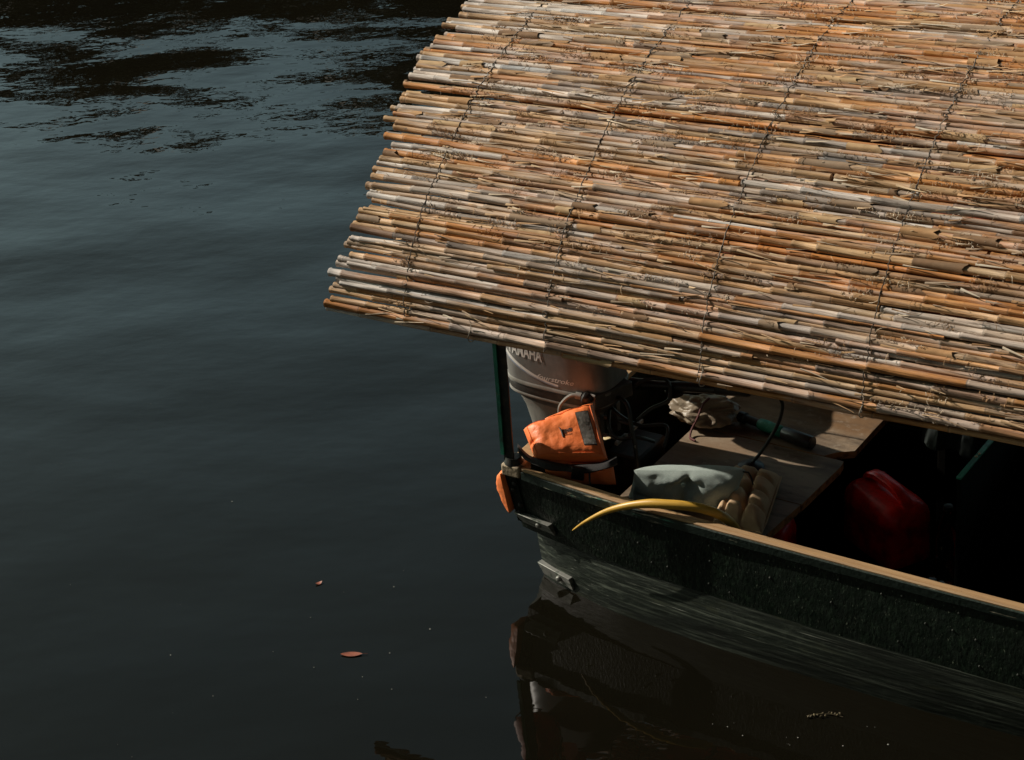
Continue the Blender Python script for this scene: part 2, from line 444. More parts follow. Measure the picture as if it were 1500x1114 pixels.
def make_tree(seed, label):
    rr = random.Random(seed)
    root = bpy.data.objects.new("bank_tree", None); COL.objects.link(root)
    root['label'] = label; root['category'] = 'tree'; root['group'] = 'trees on the far bank'
    H = 8.0
    tr = MB()
    tr.tube([(0, 0, -0.3), (0.1, 0.05, 1.5), (-0.05, 0.1, 3.2), (0.1, 0, 5.2), (0.0, 0.1, 6.8)], [0.26, 0.21, 0.16, 0.10, 0.03], 9)
    blobs = []
    for k in range(11):
        a = rr.uniform(0, 6.28); z0 = rr.uniform(1.8, 5.5); L = rr.uniform(1.4, 3.0) * (1 - 0.08 * (z0 - 2))
        e = Vector((math.cos(a) * L, math.sin(a) * L, z0 + rr.uniform(0.5, 1.6)))
        m_ = Vector((math.cos(a) * L * 0.5, math.sin(a) * L * 0.5, z0 + 0.25))
        tr.tube([(0, 0.05, z0), m_, e], [0.09, 0.06, 0.02], 6)
        blobs.append((e, rr.uniform(0.7, 1.15)))
        blobs.append((m_ + Vector((0, 0, 0.5)), rr.uniform(0.6, 1.0)))
    blobs.append((Vector((0, 0, 7.0)), 1.0)); blobs.append((Vector((0.3, 0.2, 6.0)), 1.2))
    cr = MB()
    for c, rad in blobs:
        for k in range(260):
            d = Vector((rr.gauss(0, 1), rr.gauss(0, 1), rr.gauss(0, 0.8))).normalized() * rad * rr.uniform(0.35, 1.08)
            p = c + d
            n = Vector((rr.gauss(0, 1), rr.gauss(0, 1), rr.gauss(0.4, 1))).normalized()
            x = n.orthogonal().normalized(); y = n.cross(x)
            s_ = rr.uniform(0.08, 0.20)
            cr.add([p - x * s_, p - y * s_ * 0.5, p + x * s_, p + y * s_ * 0.5], [(0, 1, 2, 3)])
    tr.build("trunk", BARK, root)
    cr.build("crown", LEAVES, root, smooth=False)
    return root


def copy_tree(o, parent=None):
    c = o.copy(); COL.objects.link(c); c.parent = parent
    for ch in o.children: copy_tree(ch, c)
    return c


t_a = make_tree(3, "")
t_b = make_tree(9, "")
tree_spots = [(-10.6, 38.6, 1.00, 0.4, "leftmost leafy tree mirrored in the river, on the far bank"),
              (-8.9, 39.8, 1.12, 2.0, "leafy tree on the far bank, second from the left in the mirror image"),
              (-7.0, 38.2, 1.06, 4.1, "leafy tree on the far bank between two taller ones at the left"),
              (-5.3, 39.0, 1.20, 1.1, "tall leafy tree on the far bank above the lowest dark ripple at the left"),
              (-3.6, 38.4, 1.10, 5.2, "leafy tree on the far bank mirrored left of the middle of the open water"),
              (-1.9, 39.4, 1.24, 2.7, "broad leafy tree on the far bank mirrored in the darkest ripples"),
              (-0.2, 38.5, 1.22, 3.6, "tall leafy tree on the far bank mirrored beside the reed ends"),
              (1.6, 39.2, 1.28, 0.2, "tallest leafy tree on the far bank, mirrored at the top edge of the reed roof"),
              (3.8, 39.2, 1.12, 3.0, "leafy tree on the far bank hidden behind the reed roof"),
              (7.2, 38.8, 1.05, 0.9, "rightmost leafy tree on the far bank")]
for i, (x, y, sc_, rz, lab) in enumerate(tree_spots):
    o = t_a if i == 0 else (t_b if i == 1 else copy_tree(t_a if i % 2 == 0 else t_b))
    o.location = (x, y, 0.9); o.scale = (sc_ * 1.06, sc_ * 1.06, sc_ * 1.03); o.rotation_euler = (0, 0, rz); o['label'] = lab

# ------------------------------------------------------------------ the boat
boat = thing("wooden_boat", "weathered dark green wooden boat moored on the river under the reed roof", "boat")
TC = 0.55                                  # centre line
SH = [-0.2, -0.12, 0.05, 0.32, 0.7, 1.06, 1.4, 1.72, 2.2]
TG = [0.0, -0.012, -0.034, -0.060, -0.071, -0.075, -0.077, -0.076, -0.07]
TS = [0.05, 0.024, -0.014, -0.048, -0.078, -0.100, -0.108, -0.109, -0.102]
TW = [0.05, 0.045, -0.03, -0.095, -0.124, -0.132, -0.138, -0.125, -0.10]


def smooth_interp(xs, ys):
    gx = np.linspace(-0.3, 2.3, 521)
    gy = np.interp(gx, xs, ys)
    k = np.ones(21) / 21
    gp = np.pad(gy, 10, mode='edge')
    gy2 = np.convolve(gp, k, mode='valid')
    return lambda s: float(np.interp(s, gx, gy2))


f_g, f_s, f_w = smooth_interp(SH, TG), smooth_interp(SH, TS), smooth_interp(SH, TW)


def taper(f, s, e):
    if s <= 2.2: return f(s)
    w = TC - f(2.2)
    return TC - (w * (1 - ((s - 2.2) / 3.0) ** e) + 0.02)


def tg(s): return taper(f_g, s, 2.3)
def ts_(s): return taper(f_s, s, 2.1)
def tw(s): return taper(f_w, s, 1.7)
def zg(s): return 0.40 + (0.30 * ((s - 1.8) / 3.4) ** 2 if s > 1.8 else 0.0)
def send(z):
    if z >= 0.164: return -0.122 + (0.42 - z) / 0.255 * 0.030
    return -0.072 * z / 0.165 if z > 0 else 0.02 * -z / 0.2
ST = list(np.concatenate([np.linspace(0, 0.5, 16), np.linspace(0.5, 2.2, 30)[1:], np.linspace(2.2, 5.15, 34)[1:]]))


def strake(zfun0, zfun1, tfun0, tfun1, thick, nz, side, bulge=0.0):
    """plank between lower edge 0 and upper edge 1; side=+1 near, -1 far"""
    outer, inner = [], []
    for s in ST:
        ro, ri = [], []
        for k in range(nz + 1):
            q = k / nz
            z = zfun0(s) * (1 - q) + zfun1(s) * q
            e = send(z)
            ss = e + s * (5.15 - e) / 5.15
            t = tfun0(ss) * (1 - q) + tfun1(ss) * q - bulge * 4 * q * (1 - q)
            ti = t + thick
            if side < 0: t, ti = 2 * TC - t, 2 * TC - ti
            ro.append((ss, t, z)); ri.append((ss, ti, z))
        outer.append(ro); inner.append(ri)
    m = MB()
    n, nv = len(ST), nz + 1
    vs = [p for r_ in outer for p in r_] + [p for r_ in inner for p in r_]
    off = n * nv; fs = []
    for i in range(n - 1):
        for j in range(nv - 1):
            a, b_, c_, d_ = i * nv + j, (i + 1) * nv + j, (i + 1) * nv + j + 1, i * nv + j + 1
            fs.append((a, b_, c_, d_)); fs.append((off + d_, off + c_, off + b_, off + a))
        for j in (0, nv - 1):
            a, b_ = i * nv + j, (i + 1) * nv + j
            fs.append((a, off + a, off + b_, b_) if j == 0 else (b_, off + b_, off + a, a))
    for i in (0, n - 1):
        for j in range(nv - 1):
            a, b_ = i * nv + j, i * nv + j + 1
            fs.append((a, b_, off + b_, off + a))
    if side < 0: fs = [tuple(reversed(q)) for q in fs]
    m.add(vs, fs)
    return m


def tplank(s, z): return ts_(s) + (tg(s) - ts_(s)) * max(0, min(1, (z - 0.165) / 0.235))
def lap(s): return 0.004 + 0.060 * math.exp(-max(0, s + 0.1) / 0.24)


for side in (1, -1):
    m = strake(lambda s: 0.165, zg, ts_, tg, 0.022, 6, side, 0.004)
    if side > 0:      # nail heads along the frames
        m.mi = 1
        rr = random.Random(4)
        for s in np.arange(0.08, 2.3, 0.118):
            for z in (0.37, 0.30, 0.225):
                if rr.random() < 0.38: continue
                s2 = s + rr.uniform(-0.045, 0.045); z2 = z + rr.uniform(-0.025, 0.0)
                q = (z2 - 0.165) / (zg(s2) - 0.165)
                t = ts_(s2) * (1 - q) + tg(s2) * q - 0.016 * q * (1 - q)
                m.tube([(s2, t + 0.004, z2), (s2, t - 0.002, z2), (s2, t - 0.0035, z2)], [0.0040, 0.0036, 0.0014], 7)
    o = m.build("strake", [HULL, NAIL] if side > 0 else HULL, boat)
    m = strake(lambda s: -0.05, lambda s: 0.185, lambda s: tw(s) + 0.0, lambda s: ts_(s) + lap(s), 0.02, 6, side, 0.006)
    o = m.build("bottom_strake", HULLLOW, boat)
    m = strake(lambda s: -0.2, lambda s: -0.045, lambda s: tw(s) + 0.10, lambda s: tw(s) + 0.003, 0.02, 3, side, 0.0)
    m.build("bilge_plank", HULLLOW, boat)
    # bare rail on top
    m = MB(); ro = []
    for s in np.linspace(-0.055, 5.1, 120):
        t, z = tg(s), zg(s)
        w = 0.036 * min(1, 0.55 + (s + 0.055) / 0.5)
        wob = 0.0015 * fbm((s * 9, 0, side), 1)
        pr = [(s, t - 0.006 + wob, z + 0.001), (s, t + w - 0.006, z + 0.001), (s, t + w - 0.006, z + 0.019), (s, t + w - 0.010, z + 0.023), (s, t - 0.002 + wob, z + 0.023), (s, t - 0.006 + wob, z + 0.019)]
        if side < 0: pr = [(a, 2 * TC - b, c) for a, b, c in pr]
        ro.append(pr + [pr[0]])
    m.grid(ro)
    for e in (0, -1):
        m.add(ro[e][:6], [(0, 1, 2, 3, 4, 5)])
    m.build("gunwale_rail", RAIL, boat, angle=30)
    m = MB(); ro = []
    for s in np.linspace(-0.05, 5.1, 120):
        t, z = tg(s), zg(s)
        h = 0.016 + 0.003 * fbm((s * 14, 2, side), 1)
        pr = [(s, t - 0.013, z + 0.0135), (s, t - 0.0065, z + 0.0155), (s, t - 0.0065, z - h), (s, t - 0.013, z - h + 0.002)]
        if side < 0: pr = [(a, 2 * TC - b, c) for a, b, c in pr]
        ro.append(pr + [pr[0]])
    m.grid(ro)
    m.build("rubbing_strip", CHIPPED, boat, angle=30)

# transom
m = MB()
pts = []
zt = [-0.2, -0.045, 0.08, 0.162, 0.165, 0.30, 0.40]
lo, hi = [], []
for z in zt:
    e = send(z)
    if z <= -0.045: t = tw(e) + 0.003 + (0.097 if z < -0.1 else 0)
    elif z < 0.164: t = tw(e) * (1 - (z + 0.05) / 0.235) + (ts_(e) + lap(e)) * (z + 0.05) / 0.235
    else: t = ts_(e) + (tg(e) - ts_(e)) * (z - 0.165) / 0.235
    lo.append((e, t + 0.021, z)); hi.append((e, 2 * TC - t - 0.021, z))
vs = []
for dx in (0.0, 0.035):
    for a, b in zip(lo, hi):
        vs += [(a[0] + dx + 0.002, a[1], a[2]), (b[0] + dx + 0.002, b[1], b[2])]
n = len(zt); fs = []
for i in range(n - 1):
    fs.append((2 * i, 2 * i + 1, 2 * i + 3, 2 * i + 2))
    k = 2 * n
    fs.append((k + 2 * i + 2, k + 2 * i + 3, k + 2 * i + 1, k + 2 * i))
    for sgn in (0, 1):
        fs.append((2 * i + sgn, 2 * i + 2 + sgn, k + 2 * i + 2 + sgn, k + 2 * i + sgn))
fs.append((2 * n - 2, 2 * n - 1, 4 * n - 1, 4 * n - 2)); fs.append((1, 0, 2 * n, 2 * n + 1))
m.add(vs, fs)
m.build("transom", HULL, boat, smooth=False)
m = MB(); m.box((-0.126, 0.05, 0.401), (-0.06, 1.05, 0.421)); m.build("transom_cap", RAIL, boat, bevel=0.003)
for side in (1, -1):
    sg = lambda t: t if side > 0 else 2 * TC - t
    m = MB()
    a, b = sorted((sg(-0.034), sg(0.046)))
    m.box((-0.128, a, 0.385), (-0.058, b, 0.428))
    m.build("corner_block", PALEWOOD, boat, bevel=0.006)
    m = MB()      # iron strip down the corner
    p0, p1 = Vector((-0.098, sg(tplank(-0.098, 0.385) - 0.008), 0.385)), Vector((-0.072, sg(tplank(-0.072, 0.20) - 0.008), 0.20))
    m.bar(p0, p1, 0.036, 0.006, (0, -1, 0))
    m.bar(p0 + Vector((-0.022, 0.012 * side, 0)), p1 + Vector((-0.022, 0.012 * side, 0)), 0.006, 0.03, (0, -1, 0))
    st = m.build("corner_iron", HULL, boat, bevel=0.0015)
    for q in (0.16, 0.3, 0.62, 0.8):
        m = MB()
        p = p0.lerp(p1, q) + Vector((0.006 * (1 if q in (0.16, 0.62) else -1), 0, 0))
        m.lathe([(0.010, -0.002), (0.010, 0.004), (0.0065, 0.009), (0.002, 0.010)], p, (0, -side, 0.1), 10)
        m.build("bolt", IRON, st)
    for (s0, z0, L, y0, tilt) in ((-0.094, 0.238, 0.152, 0, 0), (-0.022, 0.052, 0.152, 0, 0)):
        m = MB()
        zl = z0 - 0.044
        def tl(ss, zz):
            if zz > 0.165: return tplank(ss, zz)
            q_ = max(0, min(1, (zz + 0.05) / 0.235)); return tw(ss) * (1 - q_) + (ts_(ss) + lap(ss)) * q_
        e0, e1 = s0, s0 + L
        T0, T1, B0, B1 = tl(e0, z0), tl(e1, z0), tl(e0, zl), tl(e1, zl)
        y0 = (T0 + T1) / 2 - 0.012
        m.hexa([(e0 + 0.012, sg(B0 - 0.012), zl), (e1 + 0.006, sg(B1 - 0.010), zl), (e1 + 0.006, sg(B1 + 0.012), zl), (e0 + 0.012, sg(B0 + 0.012), zl),
                (e0 - 0.008, sg(T0 - 0.026), z0), (e1 - 0.008, sg(T1 - 0.024), z0), (e1, sg(T1 + 0.012), z0), (e0, sg(T0 + 0.012), z0)])
        if side < 0: m.f = [tuple(reversed(q)) for q in m.f]
        br = m.build("corner_bracket", STEEL, boat, bevel=0.002)
        m = MB()
        m.lathe([(0.011, -0.004), (0.011, 0.006), (0.007, 0.012), (0.002, 0.013)], (s0 + 0.095, sg(tl(s0 + 0.095, z0 - 0.02) - 0.014), z0 - 0.02), (0, -side, 0.1), 10)
        m.build("bolt", STEEL, br)

# floor, frames, bench
m = MB()
for k in range(9):
    t0 = 0.05 + k * 0.112
    m.box((-0.02, t0, -0.06 + 0.001 * (k % 2)), (4.2, t0 + 0.108, -0.044 + 0.001 * (k % 2)))
m.build("floor", INNER, boat, bevel=0.002)
m = MB(); m.box((0.0, 0.1, -0.19), (4.4, 1.0, -0.17)); m.build("hull_bottom", HULLLOW, boat)
for s in (0.24, 0.95, 1.65, 2.35, 3.05):
    for side in (1, -1):
        m = MB()
        a = [(s, ts_(s) + 0.045, 0.04), (s, tg(s) + 0.03, 0.41)]
        a = [(x, y if side > 0 else 2 * TC - y, z) for x, y, z in a]
        m.bar(a[0], a[1], 0.03, 0.03, (1, 0, 0))
        m.build("rib", INNER, boat, bevel=0.002)
# bench of three plywood boards (raw edge as a sub-part strip)
BZ = 0.28


def board(corners, notch=None):
    m = MB(); n = len(corners)
    vs = [(a, b, BZ - 0.028) for a, b in corners] + [(a, b, BZ) for a, b in corners]
    m.add(vs, [tuple(range(n - 1, -1, -1)), tuple(range(n, 2 * n))])
    m.mi = 1
    m.add(vs, [(k, (k + 1) % n, n + (k + 1) % n, n + k) for k in range(n)])
    return m.build("bench_board", [BENCH, BENCHEDGE], boat, smooth=False)


board([(0.205, 0.01), (0.742, 0.01), (0.770, 0.380), (0.205, 0.380)])
board([(0.205, 0.385), (0.772, 0.385), (0.783, 0.660), (0.776, 0.700), (0.205, 0.700)])
board([(0.205, 0.705), (0.700, 0.705), (0.730, 0.745), (0.780, 0.78), (0.778, 0.945), (0.778, 1.10), (0.205, 1.10)])
m = MB(); m.box((0.23, 0.04, 0.02), (0.255, 1.06, 0.251)); m.build("bench_support", INNER, boat)
m = MB(); m.box((0.67, 0.09, 0.235), (0.705, 1.06, 0.251)); m.build("bench_bearer", BENCHEDGE, boat)
for t in (0.10, 0.98):
    m = MB(); m.box((0.672, t, 0.02), (0.703, t + 0.03, 0.234)); m.build("bench_leg", INNER, boat)
# thin partition board with green top edge
m = MB()
m.box((1.284, 0.455, -0.043), (1.297, 1.06, 0.472)); pt = m.build("partition", INNER, boat, bevel=0.002)
m = MB(); m.box((1.282, 0.452, 0.473), (1.299, 1.06, 0.479)); ct = m.build("capping", GREEN, pt)
m = MB()
for t in (0.60, 0.62):
    m.lathe([(0.005, 0), (0.005, 0.002), (0.002, 0.003)], (1.290 + 0.002 * (t > 0.61), t, 0.479), (0, 0, 1), 8)
m.build("screw", PALEWOOD, pt)
# passenger seats along the far side, and on towards the bow
m = MB(); m.box((1.42, 0.80, 0.34), (3.3, 1.08, 0.365)); m.build("side_bench", BENCHEDGE, boat, bevel=0.003)
m = MB(); m.box((2.3, 0.02, 0.34), (2.62, 0.79, 0.365)); m.build("cross_bench", BENCHEDGE, boat, bevel=0.003)

# ------------------------------------------------------------------ roof frame + reed roof
PROF = [(-0.178, 0.935), (-0.17, 0.973), (-0.135, 1.088), (-0.075, 1.198), (0.010, 1.305), (0.115, 1.393), (0.228, 1.472), (0.36, 1.553), (0.54, 1.637), (0.82, 1.722),
        (1.12, 1.772), (1.38, 1.752), (1.58, 1.64), (1.71, 1.45), (1.78, 1.2), (1.80, 0.97)]


PROF = [(t + 0.075, z - 0.043) for t, z in PROF]


def catmull(P, n=24):
    out = []
    for i in range(len(P) - 1):
        p0 = np.array(P[max(i - 1, 0)]); p1 = np.array(P[i]); p2 = np.array(P[i + 1]); p3 = np.array(P[min(i + 2, len(P) - 1)])
        for k in range(n):
            t = k / n
            out.append(0.5 * ((2 * p1) + (-p0 + p2) * t + (2 * p0 - 5 * p1 + 4 * p2 - p3) * t * t + (-p0 + 3 * p1 - 3 * p2 + p3) * t ** 3))
    out.append(np.array(P[-1]))
    return np.array(out)


CR = catmull(PROF)
CU = np.concatenate([[0], np.cumsum(np.linalg.norm(np.diff(CR, axis=0), axis=1))])
CU -= np.linalg.norm(np.array(PROF[1]) - np.array(PROF[0]))          # u=0 at the lower near edge
UMAX = CU[-1]
DT = np.gradient(CR[:, 0], CU); DZ = np.gradient(CR[:, 1], CU)


def roof(s, u, off=0.0):
    t = float(np.interp(u, CU, CR[:, 0])); z = float(np.interp(u, CU, CR[:, 1]))
    a = float(np.interp(u, CU, DT)); b = float(np.interp(u, CU, DZ))
    L = math.hypot(a, b)
    k = 0.035 + 0.028 * max(0, min(1, u / 1.3))
    return Vector((s, t - b / L * off, z + a / L * off + k * s))


S_END = 2.75


def s_start(u): return -0.728 - 0.055 * min(u, 1.4) / 1.4 + 0.058 * math.exp(-((u - 0.42) / 0.30) ** 2) - 0.006 * math.exp(-(u / 0.09) ** 2) + 0.03 * max(0, min(u, 1.5) - 1.0) / 0.5


canopy = thing("reed_roof", "arched roof of dry tan and grey reeds lashed in rows over the boat", "roof", (0, 0, 0))
# frame hoops and battens (part of the boat)
for s in (-0.11, 0.75, 1.55, 2.4):
    m = MB()
    us = np.linspace(0.10, UMAX - 0.22, 46)
    m.tube([roof(s, u, -0.050) for u in us], 0.012, 8)
    m.build("roof_hoop", IRON, boat)
for u in (0.035, 0.5, 1.0, 1.5, 2.0):
    m = MB()
    s0 = -0.395 if u < 0.1 else -0.25
    m.tube([roof(s, u, -0.030) for s in np.linspace(s0, 2.6, 14)], 0.010, 6)
    m.build("roof_batten", IRON, boat)
# posts: the near stern post is a painted angle iron
for (s, t, lean) in ((-0.096, -0.002, 0.0), (-0.096, 2 * TC + 0.002, 0.0), (2.4, tg(2.4) + 0.02, 0), (2.4, 2 * TC - tg(2.4) - 0.02, 0)):
    m = MB()
    z0, z1 = 0.430, 1.00
    near = t < TC
    g = 1 if near else -1
    m.mi = 0
    m.box((s - 0.020, min(t - 0.018 * g, t - 0.013 * g), z0), (s + 0.012, max(t - 0.018 * g, t - 0.013 * g), z1))
    m.box((s - 0.0255, min(t - 0.018 * g, t + 0.02 * g), z0), (s - 0.0205, max(t - 0.018 * g, t + 0.02 * g), z1))
    p = m.build("roof_post", IRON, boat)
    m = MB(); m.box((s - 0.034, min(t - 0.024 * g, t - 0.0185 * g), z0 + 0.03), (s - 0.0205, max(t - 0.024 * g, t - 0.0185 * g), z1)); m.build("painted_edge", GREEN, p)
    m = MB(); m.tube([(s, t, z0 - 0.004), (s, t, z0 + 0.02)], [0.034, 0.026], 12); m.build("foot_collar", IRON, p)

# -- reed mat
TANC, STRAW, GREY, PALE, BROWN = srgb(196, 132, 68), srgb(196, 158, 114), srgb(154, 144, 135), srgb(212, 202, 192), srgb(134, 100, 72)
rr = random.Random(21)
mat_mb = MB(); she = MB()
row_u = []; u = 0.0
while u < UMAX - 0.02:
    row_u.append(u)
    u += rr.uniform(0.0165, 0.0245) * (0.94 if u > 0.9 else (1.08 if u < 0.35 else 1.0))
grp = 0.0


def vary(c, k=0.12):
    f = 1 + rr.uniform(-k, k); w = rr.uniform(-0.05, 0.05)
    return tuple(max(0.01, x * f * (1 + w * (1 - i))) for i, x in enumerate(c))


def add_reed(u0, s0, s1, r0, off, detail, conv=0.0):
    n = 9 if detail else 6
    tone = rr.random()
    ph = rr.uniform(0, 50)
    du = rr.uniform(-0.006, 0.006)
    pts, rad, col = [], [], []
    s = s0
    il = rr.uniform(0.15, 0.28)
    first = True
    high = max(0.0, min(1.0, u0 / 1.2))
    L = s1 - s0
    joints = []
    c = None
    while s < s1:
        e = min(s1, s + (rr.uniform(0.03, 0.9) * il if first else il * rr.uniform(0.8, 1.2)))
        if e - s < 0.02: e = s + 0.02
        x = rr.random() * 0.75 + tone * 0.25
        wg = 0.31 - 0.13 * high
        keep = c is not None and rr.random() < 0.5
        cp = c
        if keep: c = vary(c, 0.10)
        else:
            if x < wg: c = GREY
            elif x < wg + 0.07: c = PALE if rr.random() < 0.5 else STRAW
            elif x < wg + 0.28: c = STRAW
            elif x < 0.88: c = TANC
            else: c = BROWN
            c = vary(c)
            if cp is not None: c = tuple(a * 0.72 + b * 0.28 for a, b in zip(c, cp))
        if first and rr.random() < 0.6: c = vary(PALE if rr.random() < 0.5 else STRAW)
        ce = vary(tuple(a * 0.8 + b * 0.2 for a, b in zip(c, rr.choice((GREY, STRAW, BROWN, TANC)))), 0.12)
        r = r0 * rr.uniform(0.90, 1.08)
        light = tuple(min(1, a * 1.25 + 0.04) for a in c); dark = tuple(a * 0.42 for a in c)
        qs = [(s, r * 1.13, dark if not first else c), (s + 0.004, r * 1.12, light), (s + 0.009, r, c)]
        k = max(1, int((e - s) / 0.08))
        for j in range(1, k):
            qs.append((s + (e - s) * j / k, r * rr.uniform(0.97, 1.02), vary(tuple(a + (b - a) * j / k for a, b in zip(c, ce)), 0.06)))
        qs.append((e - 0.004, r, ce))
        for (a, b, cc) in qs:
            w = 0.0035 * mnoise.noise(Vector((a * 2.2 + ph, ph, 0))) + 0.0012 * mnoise.noise(Vector((a * 9 + ph, 3, 0)))
            h = 0.004 * mnoise.noise(Vector((a * 2.0, ph, 7)))
            pts.append(roof(a, max(-0.03, u0 + du * (a - s0) / L + w + conv * max(0, min(1, (-0.40 - a) / 0.30))), off + h)); rad.append(b); col.append(cc)
        joints.append((s, e, r))
        s = e; first = False
    mat_mb.tube(pts, rad, n, True, col)
    # dark disc on the cane end, painted for the shade inside the hollow
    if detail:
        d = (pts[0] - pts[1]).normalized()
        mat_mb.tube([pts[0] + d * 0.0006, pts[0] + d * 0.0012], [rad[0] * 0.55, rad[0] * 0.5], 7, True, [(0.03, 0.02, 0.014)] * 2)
    return joints, du, L, s0


def add_shell(u0, s0, s1, r, off, ang0, ang1, col):
    """split leaf sheath wrapped part-way round a cane, torn at its end"""
    nseg, nl = 6, 4
    vs, fs, cs = [], [], []
    for i in range(nl + 1):
        q = i / nl
        s = s0 + (s1 - s0) * q
        base = roof(s, u0, off)
        nrm = (roof(s, u0, off + 0.01) - base).normalized()
        tan = (roof(s, u0 + 0.01, off) - base).normalized()
        flare = r * (1.10 + (0.35 * rr.random() * q * q))
        for k in range(nseg + 1):
            a = ang0 + (ang1 - ang0) * k / nseg
            j = (rr.uniform(-0.022, 0.012) if i == nl else 0)
            p = base + nrm * math.cos(a) * flare + tan * math.sin(a) * flare + Vector((j, 0, 0))
            vs.append(p); cs.append(vary(col, 0.15))
    for i in range(nl):
        for k in range(nseg):
            a = i * (nseg + 1) + k
            fs.append((a, a + nseg + 1, a + nseg + 2, a + 1))
    she.add(vs, fs, cs)


conv_of = []
k0 = 0
while k0 < len(row_u):        # beyond the last wire the canes bunch together and leave gaps
    k1 = min(len(row_u), k0 + rr.choice((2, 3, 3, 4)))
    cu = sum(row_u[k0:k1]) / (k1 - k0)
    conv_of += [(cu - q) * rr.uniform(0.15, 0.45) for q in row_u[k0:k1]]
    k0 = k1
shell_cols = [srgb(176, 138, 98), srgb(150, 128, 106), srgb(190, 160, 122), srgb(132, 104, 78)]
for i, u0 in enumerate(row_u):
    detail = u0 < 1.62
    if i % 3 == 0 or rr.random() < 0.25:
        grp = rr.uniform(-0.022, 0.030)
    e0 = s_start(u0) + grp + rr.uniform(-0.014, 0.022)
    r0 = rr.uniform(0.0078, 0.0128) if u0 > 0.35 else rr.uniform(0.0098, 0.0132)
    off = rr.uniform(-0.007, 0.006)
    if detail and rr.random() < 0.45:      # two canes end to end
        sm = rr.uniform(0.2, 2.2)
        segs = [(e0, sm), (sm + rr.uniform(-0.03, 0.01), S_END + rr.uniform(-0.05, 0.05))]
    else:
        segs = [(e0, S_END + rr.uniform(-0.05, 0.05))]
    for (a, b) in segs:
        jn, du, L, ss0 = add_reed(u0, a, b, r0, off, detail, conv_of[i])
        if detail:
            for (js, je, jr) in jn:
                if js < 2.3 and rr.random() < (0.04 + 0.11 * min(1, u0)):
                    l_ = (je - js) * rr.uniform(0.4, 0.95)
                    c0 = rr.uniform(-0.7, 0.7)
                    add_shell(u0 + du * (js - ss0) / L, js, js + l_, jr * 1.04, off, c0 - 1.7, c0 + 1.7, rr.choice(shell_cols))
    if detail and rr.random() < 0.30 and u0 > 0.05:      # a thinner cane riding on top of the gap, part length
        a = rr.uniform(-0.6, 1.6) if rr.random() < 0.6 else s_start(u0) + rr.uniform(0, 0.05)
        add_reed(u0 + 0.011, a, min(S_END, a + rr.uniform(0.6, 2.4)), rr.uniform(0.0055, 0.0085), 0.008, True)
    if detail:           # thin filler cane tucked under the gap so light does not leak in stripes
        add_reed(u0 + 0.0115, -0.43 + rr.uniform(0.0, 0.05), S_END, 0.0075, -0.017, False)
mat_o = mat_mb.build("reed_mat", REED, canopy, angle=60)
she.build("torn_sheaths", FIBRE, mat_o, angle=70)

# loose shreds, strands and curls
fb = MB()
fcols = [srgb(206, 176, 140), srgb(190, 152, 112), srgb(170, 150, 128), srgb(206, 190, 168), srgb(150, 116, 82)]
for k in range(2300):
    u0 = rr.uniform(0.0, 1.6) ** 1.0; s0 = rr.uniform(-0.62, 2.2)
    if s0 < s_start(u0) + 0.05 or rr.random() > 0.25 + 0.9 * min(1, u0 / 0.8): continue
    c = vary(rr.choice(fcols), 0.15)
    if rr.random() < 0.62:      # flat shred lying along the canes
        L = rr.uniform(0.03, 0.13); w = rr.uniform(0.0016, 0.0042); ang = rr.gauss(0, 0.09)
        lift = rr.choice((0, 0, 0.004, 0.010, 0.016))
        vs = []
        for q in (0, 0.33, 0.66, 1):
            s = s0 + L * q; uu = u0 + ang * L * q
            h = 0.0125 + lift * q * q
            ww = w * (1 - 0.75 * q)
            vs += [roof(s, uu - ww, h), roof(s, uu, h + 0.0015), roof(s, uu + ww, h)]
        fs = []
        for q in range(3):
            for j in range(2):
                a = q * 3 + j
                fs.append((a, a + 3, a + 4, a + 1))
        fb.add(vs, fs, [c] * len(vs))
    else:                       # thin curling strand
        L = rr.uniform(0.012, 0.05); a0 = rr.uniform(0, 6.28); cur = rr.uniform(-60, 60)
        p = [u0, s0]; pts = []
        up = rr.uniform(0.0, 0.010)
        for q in range(5):
            pts.append(roof(p[1], p[0], 0.013 + up * math.sin(q / 4 * math.pi)))
            p[0] += math.sin(a0) * L / 5; p[1] += math.cos(a0) * L / 5
            a0 += cur * L / 5
        fb.tube(pts, [0.0009, 0.0009, 0.0008, 0.0006, 0.0004], 3, False, [c] * 5)
for (px, u0, s0, L) in ((0, 0.03, 1.40, 0.14), (0, 0.16, 0.55, 0.06), (0, 0.10, 1.70, 0.10), (0, 0.06, 1.72, 0.08)):
    pts = [roof(s0 + L * q, u0 - 0.02 * q + 0.012 * math.sin(q * 3), 0.015 + 0.012 * math.sin(q * 3)) for q in np.linspace(0, 1, 7)]
    fb.tube(pts, 0.0014, 4, True, [fcols[0]] * 7)
hairy = 0
